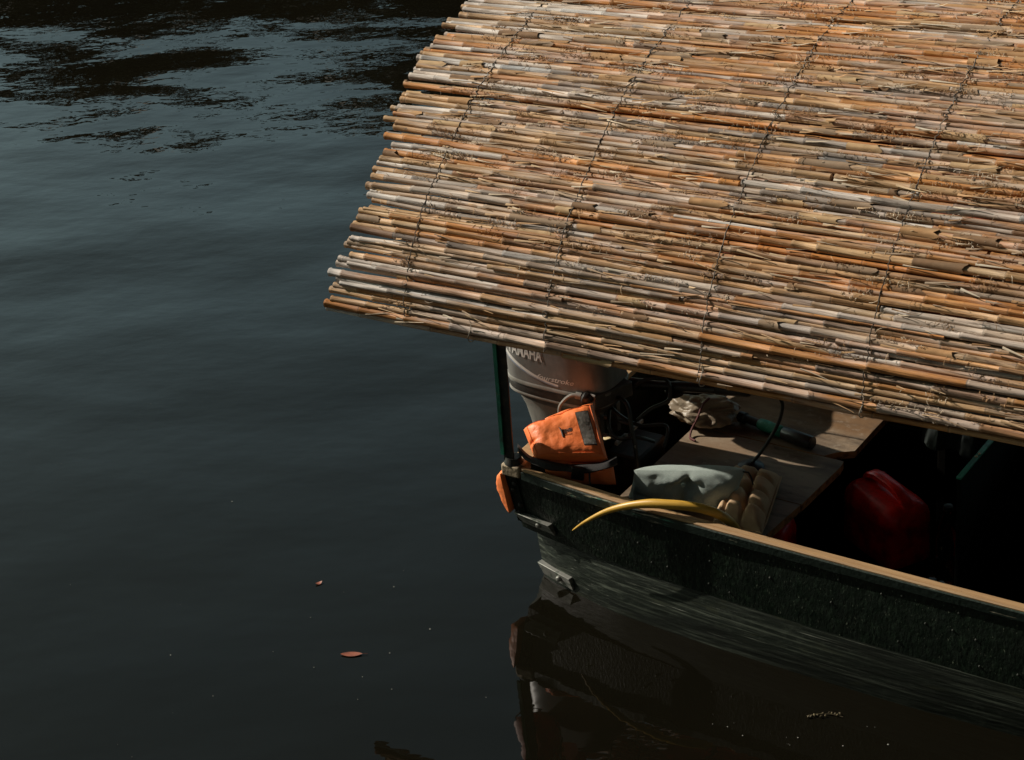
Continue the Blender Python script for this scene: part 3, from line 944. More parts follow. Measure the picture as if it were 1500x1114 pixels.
while hairy < 420:      # frayed, hairy stretches of old sheath on single canes
    u0 = rr.choice(row_u); s0 = rr.uniform(-0.6, 2.2)
    if u0 > 1.6 or rr.random() > 0.25 + 0.8 * min(1, u0 / 0.7): continue
    hairy += 1
    L0 = rr.uniform(0.05, 0.16); c0 = vary(rr.choice(fcols[1:]), 0.2)
    for k in range(int(L0 * 190)):
        s_ = s0 + rr.uniform(0, L0); uu = u0 + rr.uniform(-0.010, 0.011)
        a0 = rr.gauss(1.57, 0.8) * rr.choice((1, -1)); L = rr.uniform(0.006, 0.017); bend = rr.uniform(-70, 70); up = rr.uniform(0.001, 0.007)
        pts = []; q0, q1 = uu, s_
        for q in range(4):
            pts.append(roof(q1, q0, 0.0115 + up * math.sin(q / 3 * math.pi)))
            q0 += math.sin(a0) * L / 4; q1 += math.cos(a0) * L / 4; a0 += bend * L / 4
        fb.tube(pts, [0.0009, 0.0010, 0.0008, 0.0005], 3, False, [vary(c0, 0.25)] * 4)
fb.build("loose_fibres", FIBRE, mat_o, angle=70)

# binding wires across the mat and pale ties at the lower edge
for si, s in enumerate((-0.42, 0.12, 0.67, 1.21, 1.75, 2.29)):
    m = MB(); pts = []
    for i, u0 in enumerate(row_u):
        sl = -0.05 * min(u0, 1.4) / 1.4
        j = rr.uniform(-0.003, 0.003) * (1 + 1.2 * (u0 > 0.8))
        pts.append(roof(s + sl + j, u0, 0.0145))
        if i < len(row_u) - 1:
            um = (u0 + row_u[i + 1]) / 2
            pts.append(roof(s + sl + j + rr.uniform(-0.002, 0.004) * (1 + (u0 > 0.8)), um, 0.0115))
    m.tube(pts, 0.0019, 5)
    # twisted tails and loops of the same wire
    for k in range(14):
        u0 = rr.uniform(0.1, 1.6); sl = -0.05 * min(u0, 1.4) / 1.4
        a0 = rr.uniform(0, 6.28); rad_ = rr.uniform(0.005, 0.012)
        m.tube([roof(s + sl + rad_ * math.cos(a0 + q), u0 + rad_ * math.sin(a0 + q), 0.016 + 0.003 * math.sin(q)) for q in np.linspace(0, rr.uniform(2, 4.5), 7)], 0.0012, 4)
    m.build("binding_wire", WIRE, canopy)
for s in (-0.16, 0.68, 1.21):
    m = MB()
    m.tube([roof(s + 0.004 * math.sin(a * 2), 0.010 + 0.026 * math.sin(a), 0.001 + 0.017 * math.cos(a)) for a in np.linspace(0, 6.6, 18)], 0.0019, 5)
    m.tube([roof(s + 0.004, 0.03, 0.018), roof(s + 0.009, 0.05, 0.024), roof(s + 0.004, 0.062, 0.03)], 0.0013, 4)
    m.build("lashing", TIE, canopy)

# orange tarpaulin lining under the reeds, with hidden sun-blocking rolls at the stern
tarp = thing("tarpaulin", "orange red tarpaulin lining under the reeds, with rolls added across the stern to block sun", "tarpaulin")
m = MB(); g0, g1 = [], []
for s in np.linspace(-0.30, 2.55, 40):
    g0.append([roof(s, u, -0.022 - 0.004 * mnoise.noise(Vector((s * 4, u * 5, 0)))) for u in np.linspace(0.07, UMAX - 0.07, 50)])
m.grid(g0)
m.build("lining", LINING, tarp)
for (ta, tb, za, zb, ra, rb) in ((0.185, 0.310, 0.895, 0.910, 0.095, 0.098), (0.552, 1.12, 0.95, 0.745, 0.215, 0.12), (0.47, 1.12, 1.105, 1.105, 0.10, 0.10)):  # hidden rolls, added and sized to shade the can, bench and cushions
    m = MB(); rows = []
    NR = 30
    for i in range(NR + 1):
        q = i / NR
        t = ta + (tb - ta) * q
        e_ = min(1, min(q, 1 - q) / 0.10)
        rad_ = (ra + (rb - ra) * (q if tb < 0.5 else min(1, max(0, (t - 0.63) / 0.08)))) * (0.5 + 0.5 * e_ ** 0.5) * (1 + 0.07 * math.cos(t * 30))
        cx = -0.255 + 0.010 * math.sin(t * 9); cz = za + (zb - za) * (q if tb < 0.5 else min(1, max(0, (t - 0.64) / 0.06)))
        row = []
        for k in range(28):
            a_ = 2 * math.pi * k / 28
            r_ = rad_ * (1 + 0.05 * math.sin(a_ * 5 + t * 12) + 0.04 * math.sin(a_ * 3 - t * 19))
            row.append((cx + min(0.09, 0.7 * r_) * math.cos(a_), t, cz + r_ * math.sin(a_)))
        rows.append(row + [row[0]])
    m.grid(rows)
    m.add(rows[0][:28], [tuple(range(28))]); m.add(rows[-1][:28], [tuple(range(27, -1, -1))])
    m.build("shade_roll", TARP, tarp)
for t, zc in ((0.26, 0.912), (0.78, 0.75), (1.0, 0.75)):
    m = MB()
    m.tube([(-0.255 + 0.095 * math.cos(a_), t, zc + 0.135 * math.sin(a_)) for a_ in np.linspace(0, 6.3, 20)], 0.004, 5)
    m.tube([(-0.255, t, zc + 0.12), (-0.255, t, 1.30 + (t - 0.115) * 0.62 if t < 0.6 else 1.60)], 0.004, 5)
    m.build("roll_tie", WIRE, tarp)

# ------------------------------------------------------------------ soft things
def soft_patch(m, c00, c10, c11, c01, top, bot, nu=36, nv=30, tufts=(), pw=2.6, wrinkle=0.0, wsc=20, seed=0, pinch=0.0, upsign=1, crease=0.28, ulines=(), vlines=()):
    """puffed quilt over the bilinear patch c00(u0v0) c10(u1v0) c11 c01; thickness top/bot along its normal"""
    c00, c10, c11, c01 = map(Vector, (c00, c10, c11, c01))
    n = (c10 - c00).cross(c01 - c00).normalized() * upsign
    T_, B_ = [], []
    for i in range(nu + 1):
        u = i / nu; rt, rb = [], []
        for j in range(nv + 1):
            v = j / nv
            a, b = 2 * u - 1, 2 * v - 1
            pu = u + pinch * a * (b * b) * -0.5; pv = v + pinch * b * (a * a) * -0.5
            if pinch:
                pu = 0.5 + a / 2 * (1 - pinch * (1 - b * b) * abs(a)); pv = 0.5 + b / 2 * (1 - pinch * (1 - a * a) * abs(b))
            p = c00 * (1 - pu) * (1 - pv) + c10 * pu * (1 - pv) + c11 * pu * pv + c01 * (1 - pu) * pv
            f = max(0.0, (1 - abs(a) ** pw) * (1 - abs(b) ** pw)) ** 0.5
            dent = 0.0
            for (tu, tv, rad, dep) in tufts:
                d2 = ((u - tu) ** 2 + (v - tv) ** 2) / (rad * rad)
                dent += dep * math.exp(-d2 * 1.2)
                for (ax, w_) in ((abs(u - tu), abs(v - tv)), (abs(v - tv), abs(u - tu))):
                    dent += dep * crease * math.exp(-(ax / 0.03) ** 2) * math.exp(-(w_ / (rad * 1.9)) ** 2)
            for (q_, dp, wd_) in ulines: dent += dp * math.exp(-((u - q_) / wd_) ** 2)
            for (q_, dp, wd_) in vlines: dent += dp * math.exp(-((v - q_) / wd_) ** 2)
            w = wrinkle * fbm((p.x * 1.0 + seed, p.y, p.z), wsc, 3) * f
            rt.append(p + n * (top * f * (1 - min(dent, 0.95)) + w)); rb.append(p - n * (bot * f) + n * w * 0.3)
        T_.append(rt); B_.append(rb)
    b0 = len(m.v)
    m.grid(T_)
    vs = [p for r_ in B_ for p in r_]
    nvv = nv + 1
    m.add(vs, [(i * nvv + j + 1, (i + 1) * nvv + j + 1, (i + 1) * nvv + j, i * nvv + j) for i in range(nu) for j in range(nv)])
    return T_, n


# life jacket slung over the stern corner
jb = (0.05, 0.14, 0.40)
jacket = thing("life_jacket", "orange foam life jacket with black strap and silver patch, propped in the stern corner", "life jacket", jb)
jTL, jTR, jBR, jBL = (-0.104, 0.082, 0.505), (0.060, 0.264, 0.552), (0.206, 0.108, 0.444), (-0.018, 0.012, 0.444)
m = MB()
JT, jn = soft_patch(m, jBL, jBR, jTR, jTL, 0.052, 0.060, 60, 48, [(0.30, 0.96, 0.05, 0.3), (0.55, 0.97, 0.05, 0.3), (0.80, 0.96, 0.04, 0.25), (0.03, 0.45, 0.05, 0.3)], 5.0, 0.0045, 14, 3)
body = m.build("foam_panel", ORANGE, jacket, jb, angle=80)


def on_jacket(u, v, lift=0.002):
    i = min(59, max(0, int(u * 60))); j = min(47, max(0, int(v * 48)))
    fu, fv = u * 60 - i, v * 48 - j
    p = (JT[i][j] * (1 - fu) * (1 - fv) + JT[i + 1][j] * fu * (1 - fv) + JT[i][j + 1] * (1 - fu) * fv + JT[i + 1][j + 1] * fu * fv)
    return p + jn * lift


# silver patch, print
m = MB(); m.grid([[on_jacket(0.735 + 0.165 * a, 0.20 + 0.60 * b, 0.0016) for b in np.linspace(0, 1, 10)] for a in np.linspace(0, 1, 6)])
m.build("reflective_patch", REFLECT, body, jb)
m = MB(); m.grid([[on_jacket(0.728 + 0.180 * a, 0.185 + 0.63 * b, 0.0010) for b in np.linspace(0, 1, 10)] for a in np.linspace(0, 1, 6)])
m.build("patch_border", LOGO, body, jb)


def text_mesh(body_, size=1.0, bold=0.0, shear=0.0):
    cu = bpy.data.curves.new("lettering", 'FONT'); cu.body = body_; cu.size = size; cu.offset = bold; cu.shear = shear; cu.resolution_u = 4
    ob = bpy.data.objects.new("lettering", cu); COL.objects.link(ob)
    dg = bpy.context.evaluated_depsgraph_get()
    ev = ob.evaluated_get(dg); me = ev.to_mesh()
    v = [tuple(q.co) for q in me.vertices]; f = [tuple(p.vertices) for p in me.polygons]
    ev.to_mesh_clear(); bpy.data.objects.remove(ob); bpy.data.curves.remove(cu)
    return v, f


def mapped_text(txt, fn, width, bold=0.0, shear=0.0, height=None, sub=1):
    v, f = text_mesh(txt, 1.0, bold, shear)
    xs = [p[0] for p in v]; ys = [p[1] for p in v]
    x0, x1, y0, y1 = min(xs), max(xs), min(ys), max(ys)
    m_ = MB()
    # subdivide long letter edges by using bmesh
    bm = bmesh.new(); bv = [bm.verts.new(p) for p in v]
    for q in f:
        try: bm.faces.new([bv[i] for i in q])
        except ValueError: pass
    bmesh.ops.triangulate(bm, faces=bm.faces[:])
    bmesh.ops.subdivide_edges(bm, edges=bm.edges[:], cuts=sub, use_grid_fill=True)
    bm.verts.index_update()
    pts = [fn((q.co.x - x0) / (x1 - x0), (q.co.y - y0) / (y1 - y0)) for q in bm.verts]
    m_.add(pts, [tuple(q.index for q in fc.verts) for fc in bm.faces])
    bm.free()
    return m_


m = mapped_text("zpwav", lambda a, b: on_jacket(0.500 + 0.135 * a, 0.425 + 0.105 * b + 0.02 * a, 0.0014), 0.1, 0.035, 0.2)
m2 = MB()
m2.tube([on_jacket(0.462, 0.60, 0.001), on_jacket(0.480, 0.50, 0.0015), on_jacket(0.478, 0.38, 0.001)], [0.0012, 0.0034, 0.0030], 5)
m2.tube([on_jacket(0.505, 0.55, 0.001), on_jacket(0.483, 0.49, 0.0015)], [0.0012, 0.0026], 5)
m2.tube([on_jacket(0.49, 0.415, 0.001), on_jacket(0.61, 0.425, 0.001)], 0.0007, 4)
m.add(m2.v, m2.f)
m.build("logo_print", LOGO, body, jb)
m = MB(); m.tube([on_jacket(u_, v_, 0.0015) for u_, v_ in [(0.05 + 0.9 * q, 0.07) for q in np.linspace(0, 1, 14)] + [(0.95, 0.07 + 0.86 * q) for q in np.linspace(0.05, 1, 14)] + [(0.95 - 0.9 * q, 0.93) for q in np.linspace(0.05, 1, 14)] + [(0.05, 0.93 - 0.86 * q) for q in np.linspace(0.05, 1, 14)]], 0.0016, 5); m.build("seam", ORANGE, body, jb)
# rolled shoulder piece along the far edge, with a fold in it
m = MB()
soft_patch(m, (-0.050, 0.140, 0.510), (0.010, 0.210, 0.528), (-0.002, 0.222, 0.540), (-0.062, 0.152, 0.522), 0.014, 0.02, 24, 16, [], 3.0, 0.003, 22, 5)
m.build("collar", ORANGE, jacket, jb, angle=80)
# lower flap below the strap
m = MB()
soft_patch(m, (0.105, 0.042, 0.372), (0.236, 0.100, 0.370), (0.220, 0.112, 0.440), (0.080, 0.048, 0.440), 0.026, 0.03, 26, 20, [], 4.0, 0.005, 26, 8)
m.build("lower_flap", ORANGE, jacket, jb, angle=80)
m = MB()
soft_patch(m, (0.020, 0.012, 0.402), (0.112, 0.038, 0.385), (0.086, 0.070, 0.442), (-0.01, 0.036, 0.446), 0.016, 0.025, 22, 18, [], 4.0, 0.004, 26, 12)
m.build("side_flap", ORANGE, jacket, jb, angle=80)
m = MB()
pl = [(-0.10, 0.035, 0.462), (-0.045, 0.008, 0.452), (0.02, 0.008, 0.443), (0.085, 0.030, 0.436), (0.15, 0.055, 0.436), (0.205, 0.090, 0.446), (0.225, 0.130, 0.450)]
pl = [np.array(p) for p in catmull(pl, 6)]
rows = []
for i, p in enumerate(pl):
    w = 0.011 + 0.002 * math.sin(i * 0.6)
    rows.append([(p[0] + 0.010, p[1] - 0.012, p[2] - w), (p[0] + 0.014, p[1] - 0.024, p[2]), (p[0] + 0.006, p[1] - 0.012, p[2] + w), (p[0] - 0.003, p[1] + 0.004, p[2] + w), (p[0], p[1] + 0.004, p[2] - w), (p[0] + 0.010, p[1] - 0.012, p[2] - w)])
m.grid(rows)
strap = m.build("strap", STRAP, jacket, jb)
m = MB(); m.bar((0.115, 0.020, 0.428), (0.155, 0.034, 0.424), 0.014, 0.045, (0, 0, 1)); m.build("buckle", BLACKP, strap, jb, bevel=0.003)
m = MB(); m.tube([(0.168, 0.046, 0.428), (0.178, 0.030, 0.405), (0.188, 0.026, 0.368)], 0.0035, 5); m.build("drawcord", STRAP, jacket, jb)
m = MB()
soft_patch(m, (-0.130, -0.040, 0.390), (-0.125, 0.085, 0.390), (-0.112, 0.080, 0.232), (-0.120, -0.018, 0.228), 0.056, 0.012, 30, 30, [(0.5, 0.1, 0.2, 0.4), (0.3, 0.6, 0.1, 0.3)], 2.2, 0.016, 16, 2)
m.build("outboard_flap", ORANGE, jacket, jb, angle=80)

# sage cushion
pb = (0.45, 0.17, BZ)
pil = thing("cushion", "plump sage green tufted cushion propped upright by the rail, sunlit along its top", "cushion", pb, group="cushions on the bench")
m = MB()
soft_patch(m, (0.245, 0.145, 0.285), (0.590, 0.256, 0.285), (0.618, 0.288, 0.424), (0.290, 0.128, 0.424), 0.052, 0.060, 60, 50, [(0.50, 0.74, 0.13, 0.65), (0.22, 0.95, 0.09, 0.35), (0.8, 0.95, 0.09, 0.3), (0.1, 0.4, 0.08, 0.3)], 3.4, 0.008, 17, 1, 0.03, crease=0.0, ulines=[(0.50, 0.50, 0.05)])
m.build("cover", SAGE, pil, pb, angle=80)
m = MB(); m.lathe([(0.008, 0), (0.008, 0.003), (0.002, 0.005)], (0.470, 0.135, 0.41), (0.2, -0.9, 0.3), 8); m.build("button", SAGE, pil, pb)
m = MB(); m.tube([(0.622, 0.262, 0.432), (0.637, 0.272, 0.428), (0.648, 0.275, 0.405), (0.652, 0.272, 0.385)], 0.003, 5); m.build("tie_ribbon", BLACKR, pil, pb)
# tan cushion
cb = (0.62, 0.30, BZ)
cus = thing("cushion", "flat tan cushion with deep tufts on the bench, half under the sage one", "cushion", cb, group="cushions on the bench")
m = MB()
soft_patch(m, (0.58, 0.120, 0.300), (0.757, 0.130, 0.302), (0.648, 0.485, 0.297), (0.475, 0.470, 0.297), 0.062, 0.014, 44, 56,
           [(0.56, 0.26, 0.09, 0.5), (0.54, 0.50, 0.09, 0.5), (0.52, 0.74, 0.09, 0.5)], 4.0, 0.004, 20, 4, 0.06, crease=0.0, ulines=[(0.2, 0.3, 0.05), (0.56, 0.32, 0.04)], vlines=[(0.26, 0.32, 0.026), (0.50, 0.32, 0.026), (0.74, 0.32, 0.026)])
m.build("cover", TAN, cus, cb, angle=80)
m = MB(); m.add([(0.63, 0.113, 0.312), (0.665, 0.115, 0.312), (0.665, 0.131, 0.322), (0.63, 0.129, 0.322)], [(0, 1, 2, 3)]); m.build("sewn_label", WHITE, cus, cb)
m = MB(); m.tube([(0.58, 0.123, 0.301), (0.754, 0.132, 0.303), (0.735, 0.20, 0.302), (0.648, 0.484, 0.298), (0.476, 0.469, 0.298)], 0.004, 6); m.build("piping", TAN, cus, cb)

# yellow hose looped over the rail
hb = (0.45, -0.08, 0.44)
hose = thing("rubber_hose", "yellow rubber hose with a tapering tip, looped over the wooden rail", "hose", hb)
m = MB()
pl = [(0.178, -0.095, 0.285), (0.235, -0.103, 0.338), (0.307, -0.094, 0.390), (0.380, -0.090, 0.428), (0.454, -0.080, 0.452), (0.520, -0.070, 0.462), (0.590, -0.052, 0.464), (0.640, -0.032, 0.454), (0.682, -0.010, 0.432), (0.706, 0.012, 0.398), (0.716, 0.03, 0.36)]
P = catmull(pl, 6)
nP = len(P)
m.tube([tuple(p) for p in P], [0.0015 + 0.0142 * min(1, (i / nP) / 0.42) ** 0.8 for i in range(nP)], 12)
m.build("hose", YELLOW, hose, hb)

# hand pump lying on the bench
ub = (0.50, 0.735, BZ)
pump = thing("hand_pump", "black hand pump with a teal green grip lying on the bench boards", "pump", ub)
a, b = Vector((0.330, 0.795, BZ + 0.022)), Vector((0.655, 0.722, BZ + 0.026))
d = (b - a).normalized()


def along(m_, pr, n=16): m_.tube([a + d * z for z, r_ in pr], [r_ for z, r_ in pr], n)


m = MB(); along(m, [(0.0, 0.012), (0.004, 0.020), (0.03, 0.021), (0.034, 0.015), (0.09, 0.0145)]); m.build("handle", BLACKP, pump, ub)
m = MB(); along(m, [(0.09, 0.015), (0.095, 0.020), (0.12, 0.022), (0.15, 0.0205), (0.18, 0.022), (0.196, 0.0205), (0.20, 0.017)]); m.build("grip", TEALP, pump, ub)
m = MB(); along(m, [(0.20, 0.0215), (0.204, 0.024), (0.318, 0.025), (0.325, 0.023), (0.327, 0.017), (0.315, 0.016)]); m.build("barrel", BLACKP, pump, ub)

# gooseneck hose in the bench
gb = (0.512, 0.528, BZ)
gn = thing("vent_hose", "thin dark hose rising in a bend from a round black base on the bench", "hose", gb)
m = MB(); m.lathe([(0.046, 0.001), (0.046, 0.006), (0.040, 0.012), (0.022, 0.016), (0.014, 0.022)], gb, (0, 0, 1), 20); m.build("base", BLACKR, gn, gb)
m = MB(); m.tube([tuple(p) for p in catmull([(0.512, 0.528, BZ + 0.015), (0.535, 0.540, 0.325), (0.558, 0.549, 0.365), (0.595, 0.560, 0.440), (0.618, 0.553, 0.50), (0.628, 0.540, 0.55), (0.612, 0.525, 0.59), (0.58, 0.51, 0.61)], 6)], 0.0062, 8); m.build("stem", BLACKR, gn, gb)

# red jerry can on the floor
kb = (0.940, 0.690, -0.042)
can = thing("fuel_can", "big red plastic fuel can with a ridged handle, on the floor beside the bench", "fuel can", kb, rot=R(-30))


def can_mesh(L, Wd, Hh, sl=0.35):
    m_ = MB(); n = 40
    prof = [(0.0, 0.86), (0.006, 0.95), (0.02, 1.0), (Hh * 0.30, 1.0), (Hh * 0.31, 0.985), (Hh * 0.62, 0.985), (Hh * 0.63, 1.0), (Hh * 0.72, 0.99), (Hh * 0.80, 0.93), (Hh * 0.86, 0.80), (Hh * 0.89, 0.60), (Hh * 0.90, 0.30), (Hh * 0.90, 0.02)]
    ro = []
    for z, k in prof:
        row = []
        for i in range(n):
            a_ = 2 * math.pi * i / n
            ca, sa = math.cos(a_), math.sin(a_)
            e = 0.34
            row.append((math.copysign(abs(ca) ** e, ca) * L / 2 * (1 - (1 - k) * 0.62), math.copysign(abs(sa) ** e, sa) * Wd / 2 * k, z))
        ro.append(row)
    vs = [p for r_ in ro for p in r_]
    fs = [(i * n + j, i * n + (j + 1) % n, (i + 1) * n + (j + 1) % n, (i + 1) * n + j) for i in range(len(prof) - 1) for j in range(n)]
    fs.append(tuple(range(n - 1, -1, -1))); fs.append(tuple((len(prof) - 1) * n + j for j in range(n)))
    m_.add(vs, fs)
    return m_


m = can_mesh(0.30, 0.185, 0.285); bd = m.build("body", REDP, can, angle=50)
m = MB(); hp = catmull([(-0.118, 0, 0.225), (-0.105, 0, 0.268), (-0.06, 0, 0.292), (0.0, 0, 0.294), (0.06, 0, 0.288), (0.105, 0, 0.266), (0.128, 0, 0.236), (0.134, 0, 0.20)], 6)
rows = []
for p in hp:
    rows.append([(p[0], -0.021, p[2] - 0.012), (p[0], -0.021, p[2] + 0.004), (p[0], -0.013, p[2] + 0.010), (p[0], 0.013, p[2] + 0.010), (p[0], 0.021, p[2] + 0.004), (p[0], 0.021, p[2] - 0.012), (p[0], -0.021, p[2] - 0.012)])
m.grid(rows); m.build("handle", REDP, can, angle=50)
m = MB(); m.lathe([(0.026, 0), (0.028, 0.004), (0.028, 0.022), (0.024, 0.026), (0.002, 0.027)], (-0.095, 0.035, 0.240), (-0.5, 0.2, 0.9), 18); m.build("cap", BLACKP, can)
# second can, mostly under the bench
kb2 = (0.60, 0.40, -0.042)
can2 = thing("fuel_can", "smaller red fuel can pushed under the bench, only its rounded end showing", "fuel can", kb2, rot=R(8))
m = can_mesh(0.24, 0.17, 0.24); m.build("body", REDP, can2, angle=50)
m = MB(); m.tube([(-0.08, 0, 0.19), (-0.06, 0, 0.235), (0.05, 0, 0.235), (0.08, 0, 0.19)], 0.012, 8); m.build("handle", REDP, can2)

# crumpled bag at the far end of the bench
gb2 = (0.195, 0.735, BZ)
bag = thing("plastic_bag", "crumpled cream plastic bag at the stern end of the bench boards", "bag", gb2)
bm = bmesh.new(); bmesh.ops.create_icosphere(bm, subdivisions=5, radius=1.0)
m = MB(); vs = []
for v in bm.verts:
    c = v.co
    k = 1 + 0.42 * fbm((c.x, c.y, c.z + 9), 1.3, 1) + 0.42 * (0.35 - abs(fbm((c.x * 0.6, c.y, c.z * 1.4), 2.2, 1))) - 0.10 * abs(fbm((c.x, c.y, c.z + 3), 4, 1))
    vs.append((gb2[0] + 0.03 + c.x * 0.105 * k, gb2[1] + c.y * 0.065 * k + c.x * 0.03, BZ + max(0.001, 0.045 + c.z * 0.052 * k)))
m.add(vs, [tuple(q.index for q in f.verts) for f in bm.faces]); bm.free()
m.build("bag_body", BAG, bag, gb2, angle=70)
m = MB(); m.tube([tuple(p) for p in catmull([(0.255, 0.72, BZ + 0.112), (0.245, 0.69, BZ + 0.10), (0.238, 0.662, BZ + 0.06), (0.225, 0.64, BZ + 0.02), (0.235, 0.61, BZ + 0.006), (0.26, 0.60, BZ + 0.005)], 5)], 0.0042, 6); m.build("cord", CORD, bag, gb2)

# dark cloth hung on the far side and a clear bottle in front of the partition
xb = (1.10, 0.82, 0.30)
cl = thing("hanging_cloth", "dark green cloth hanging in folds beyond the red fuel can", "cloth", xb)
m = MB(); rows = []
for i in range(25):
    q = i / 24; row = []
    for j in range(16):
        v = j / 15
        fold = 0.014 * math.sin(q * 11 + v * 1.6) * (0.3 + v) + 0.004 * math.sin(q * 31)
        wd = 0.20 * (0.55 + 0.45 * math.sin(min(1, v * 1.6) * 1.57))
        row.append((1.12 + (q - 0.5) * wd, 0.82 + fold - 0.05 * v, 0.64 - 0.27 * v - 0.03 * math.sin(q * 3.14) * (1 - v)))
    rows.append(row)
m.grid(rows)
rows2 = [[(p[0], p[1] + 0.006, p[2]) for p in r_] for r_ in rows]
m.grid([list(reversed(r_)) for r_ in rows2])
m.build("cloth", CLOTHG, cl, xb)
m = MB(); m.tube([(1.10, 0.785, 0.60), (1.10, 0.83, 0.80), (1.10, 0.86, 1.10), (1.10, 0.9, 1.70)], 0.004, 5); m.build("hanging_cord", CORD, cl, xb)
bb = (1.215, 0.56, -0.042)
bot = thing("plastic_bottle", "clear plastic bottle standing against the thin green topped partition", "bottle", bb)
m = MB(); m.lathe([(0.034, 0), (0.038, 0.008), (0.038, 0.14), (0.034, 0.152), (0.038, 0.165), (0.038, 0.21), (0.031, 0.255), (0.018, 0.295), (0.013, 0.305), (0.013, 0.322)], bb, (0, 0, 1), 24); m.build("body", GLASS, bot, bb)
m = MB(); m.lathe([(0.016, 0.323), (0.016, 0.338), (0.002, 0.339)], bb, (0, 0, 1), 16); m.build("cap", BLACKP, bot, bb)

# ------------------------------------------------------------------ outboard motor
ob_ = (-0.15, 0.43, 0.0)
mot = thing("outboard_motor", "grey outboard motor with white lettering, clamped to the transom behind the life jacket", "outboard motor", ob_)
MC = (-0.135, 0.425)                        # cowl centre
HL, HW = 0.205, 0.125                        # half length, half width at the base
CZ0 = 0.548


def cowl_k(z):                               # scale and aft lean against height
    q = (z - CZ0) / 0.44
    return (1.0 - 0.05 * q - 0.10 * max(0, q) ** 3 - 0.34 * max(0, q - 0.72) ** 1.2 * 2.0), -0.03 * q


def outline(a, k=1.0, shift=0.0, e=0.58, hl=HL, hw=HW):
    ca, sa = math.cos(a), math.sin(a)
    return (MC[0] + shift + math.copysign(abs(ca) ** e, ca) * hl * k, MC[1] + math.copysign(abs(sa) ** e, sa) * hw * k)


def ring_loft(m_, levels, n=72, capb=True, capt=True, **kw):
    vs = []
    for (z, k, sh) in levels:
        for i in range(n):
            x, y = outline(2 * math.pi * i / n, k, sh, **kw)
            vs.append((x, y, z))
    fs = [(l * n + i, l * n + (i + 1) % n, (l + 1) * n + (i + 1) % n, (l + 1) * n + i) for l in range(len(levels) - 1) for i in range(n)]
    if capb: fs.append(tuple(range(n - 1, -1, -1)))
    if capt: fs.append(tuple((len(levels) - 1) * n + i for i in range(n)))
    m_.add(vs, fs)


m = MB()
lv = []
for q in np.linspace(0, 1, 16):
    z = CZ0 + 0.44 * q; k, sh = cowl_k(z); lv.append((z, k, sh))
lv.append((CZ0 + 0.452, lv[-1][1] * 0.7, lv[-1][2])); lv.append((CZ0 + 0.456, lv[-1][1] * 0.4, lv[-1][2]))
ring_loft(m, lv); cowl = m.build("cowl", GREYPAINT, mot, ob_, angle=50)
m = MB(); ring_loft(m, [(CZ0 - 0.012, 1.0, 0), (CZ0 - 0.010, 1.018, 0), (CZ0 - 0.002, 1.022, 0), (CZ0 + 0.003, 1.004, 0)]); m.build("cowl_rim", LEGGREY, cowl, ob_)
m = MB(); ring_loft(m, [(0.452, 0.70, 0.02), (0.470, 0.86, 0.012), (0.49, 0.955, 0.004), (0.515, 1.0, 0), (0.533, 1.0, 0), (0.536, 0.985, 0)]); m.build("lower_cowl", DARKGREY, mot, ob_, angle=30)
m = MB(); ring_loft(m, [(0.492, 0.975, 0), (0.495, 0.992, 0), (0.500, 0.992, 0), (0.503, 0.985, 0)]); m.build("trim_strip", LEGGREY, mot, ob_)
m = MB(); m.lathe([(0.010, -0.02), (0.010, 0.012), (0.018, 0.016), (0.018, 0.030), (0.012, 0.038), (0.002, 0.040)], (-0.340, 0.475, 0.508), (-1, 0.1, 0), 14); m.build("pull_knob", LEGGREY, mot, ob_)


def on_cowl(sx, z, lift=0.0012):            # near side, sx = position along the boat axis from the cowl centre
    k, sh = cowl_k(z)
    x = (sx - sh) / (HL * k)
    x = max(-0.999, min(0.999, x))
    ca = math.copysign(abs(x) ** (1 / 0.58), x)
    sa = -math.sqrt(max(0, 1 - ca * ca))
    y = math.copysign(abs(sa) ** 0.58, sa) * (HW * k)
    nx, ny = x ** 3 * 0.9, -1.0
    L = math.hypot(nx, ny)
    return (MC[0] + sx + nx / L * lift, MC[1] + y + ny / L * lift, z)


m = mapped_text("YAMAHA", lambda a_, b_: on_cowl(-0.170 + 0.150 * a_, 0.648 + 0.046 * b_ - 0.006 * a_, 0.0014), 0.1, 0.03, 0, sub=2)
m.build("lettering", WHITE, cowl, ob_)
m = mapped_text("fourstroke", lambda a_, b_: on_cowl(-0.045 + 0.145 * a_, 0.576 + 0.019 * b_ + 0.002 * a_, 0.0014), 0.1, 0.01, 0.35, sub=1)
m.build("script_lettering", WHITE, cowl, ob_)
for (z0, z1, h0, h1, mt, nm) in ((0.650, 0.566, 0.022, 0.007, WHITE, "white_stripe"), (0.640, 0.562, 0.007, 0.004, BLUEGREY, "blue_stripe")):
    m = MB(); rows = []
    for q in np.linspace(0, 1, 40):
        sx = -0.196 + 0.235 * q
        z = z0 + (z1 - z0) * (1 - (1 - q) ** 1.7)
        h = h0 + (h1 - h0) * q
        rows.append([on_cowl(sx, z - h / 2, 0.0010 + (0.0004 if mt is BLUEGREY else 0)), on_cowl(sx, z + h / 2, 0.0010 + (0.0004 if mt is BLUEGREY else 0))])
    m.grid(rows); m.build(nm, mt, cowl, ob_)
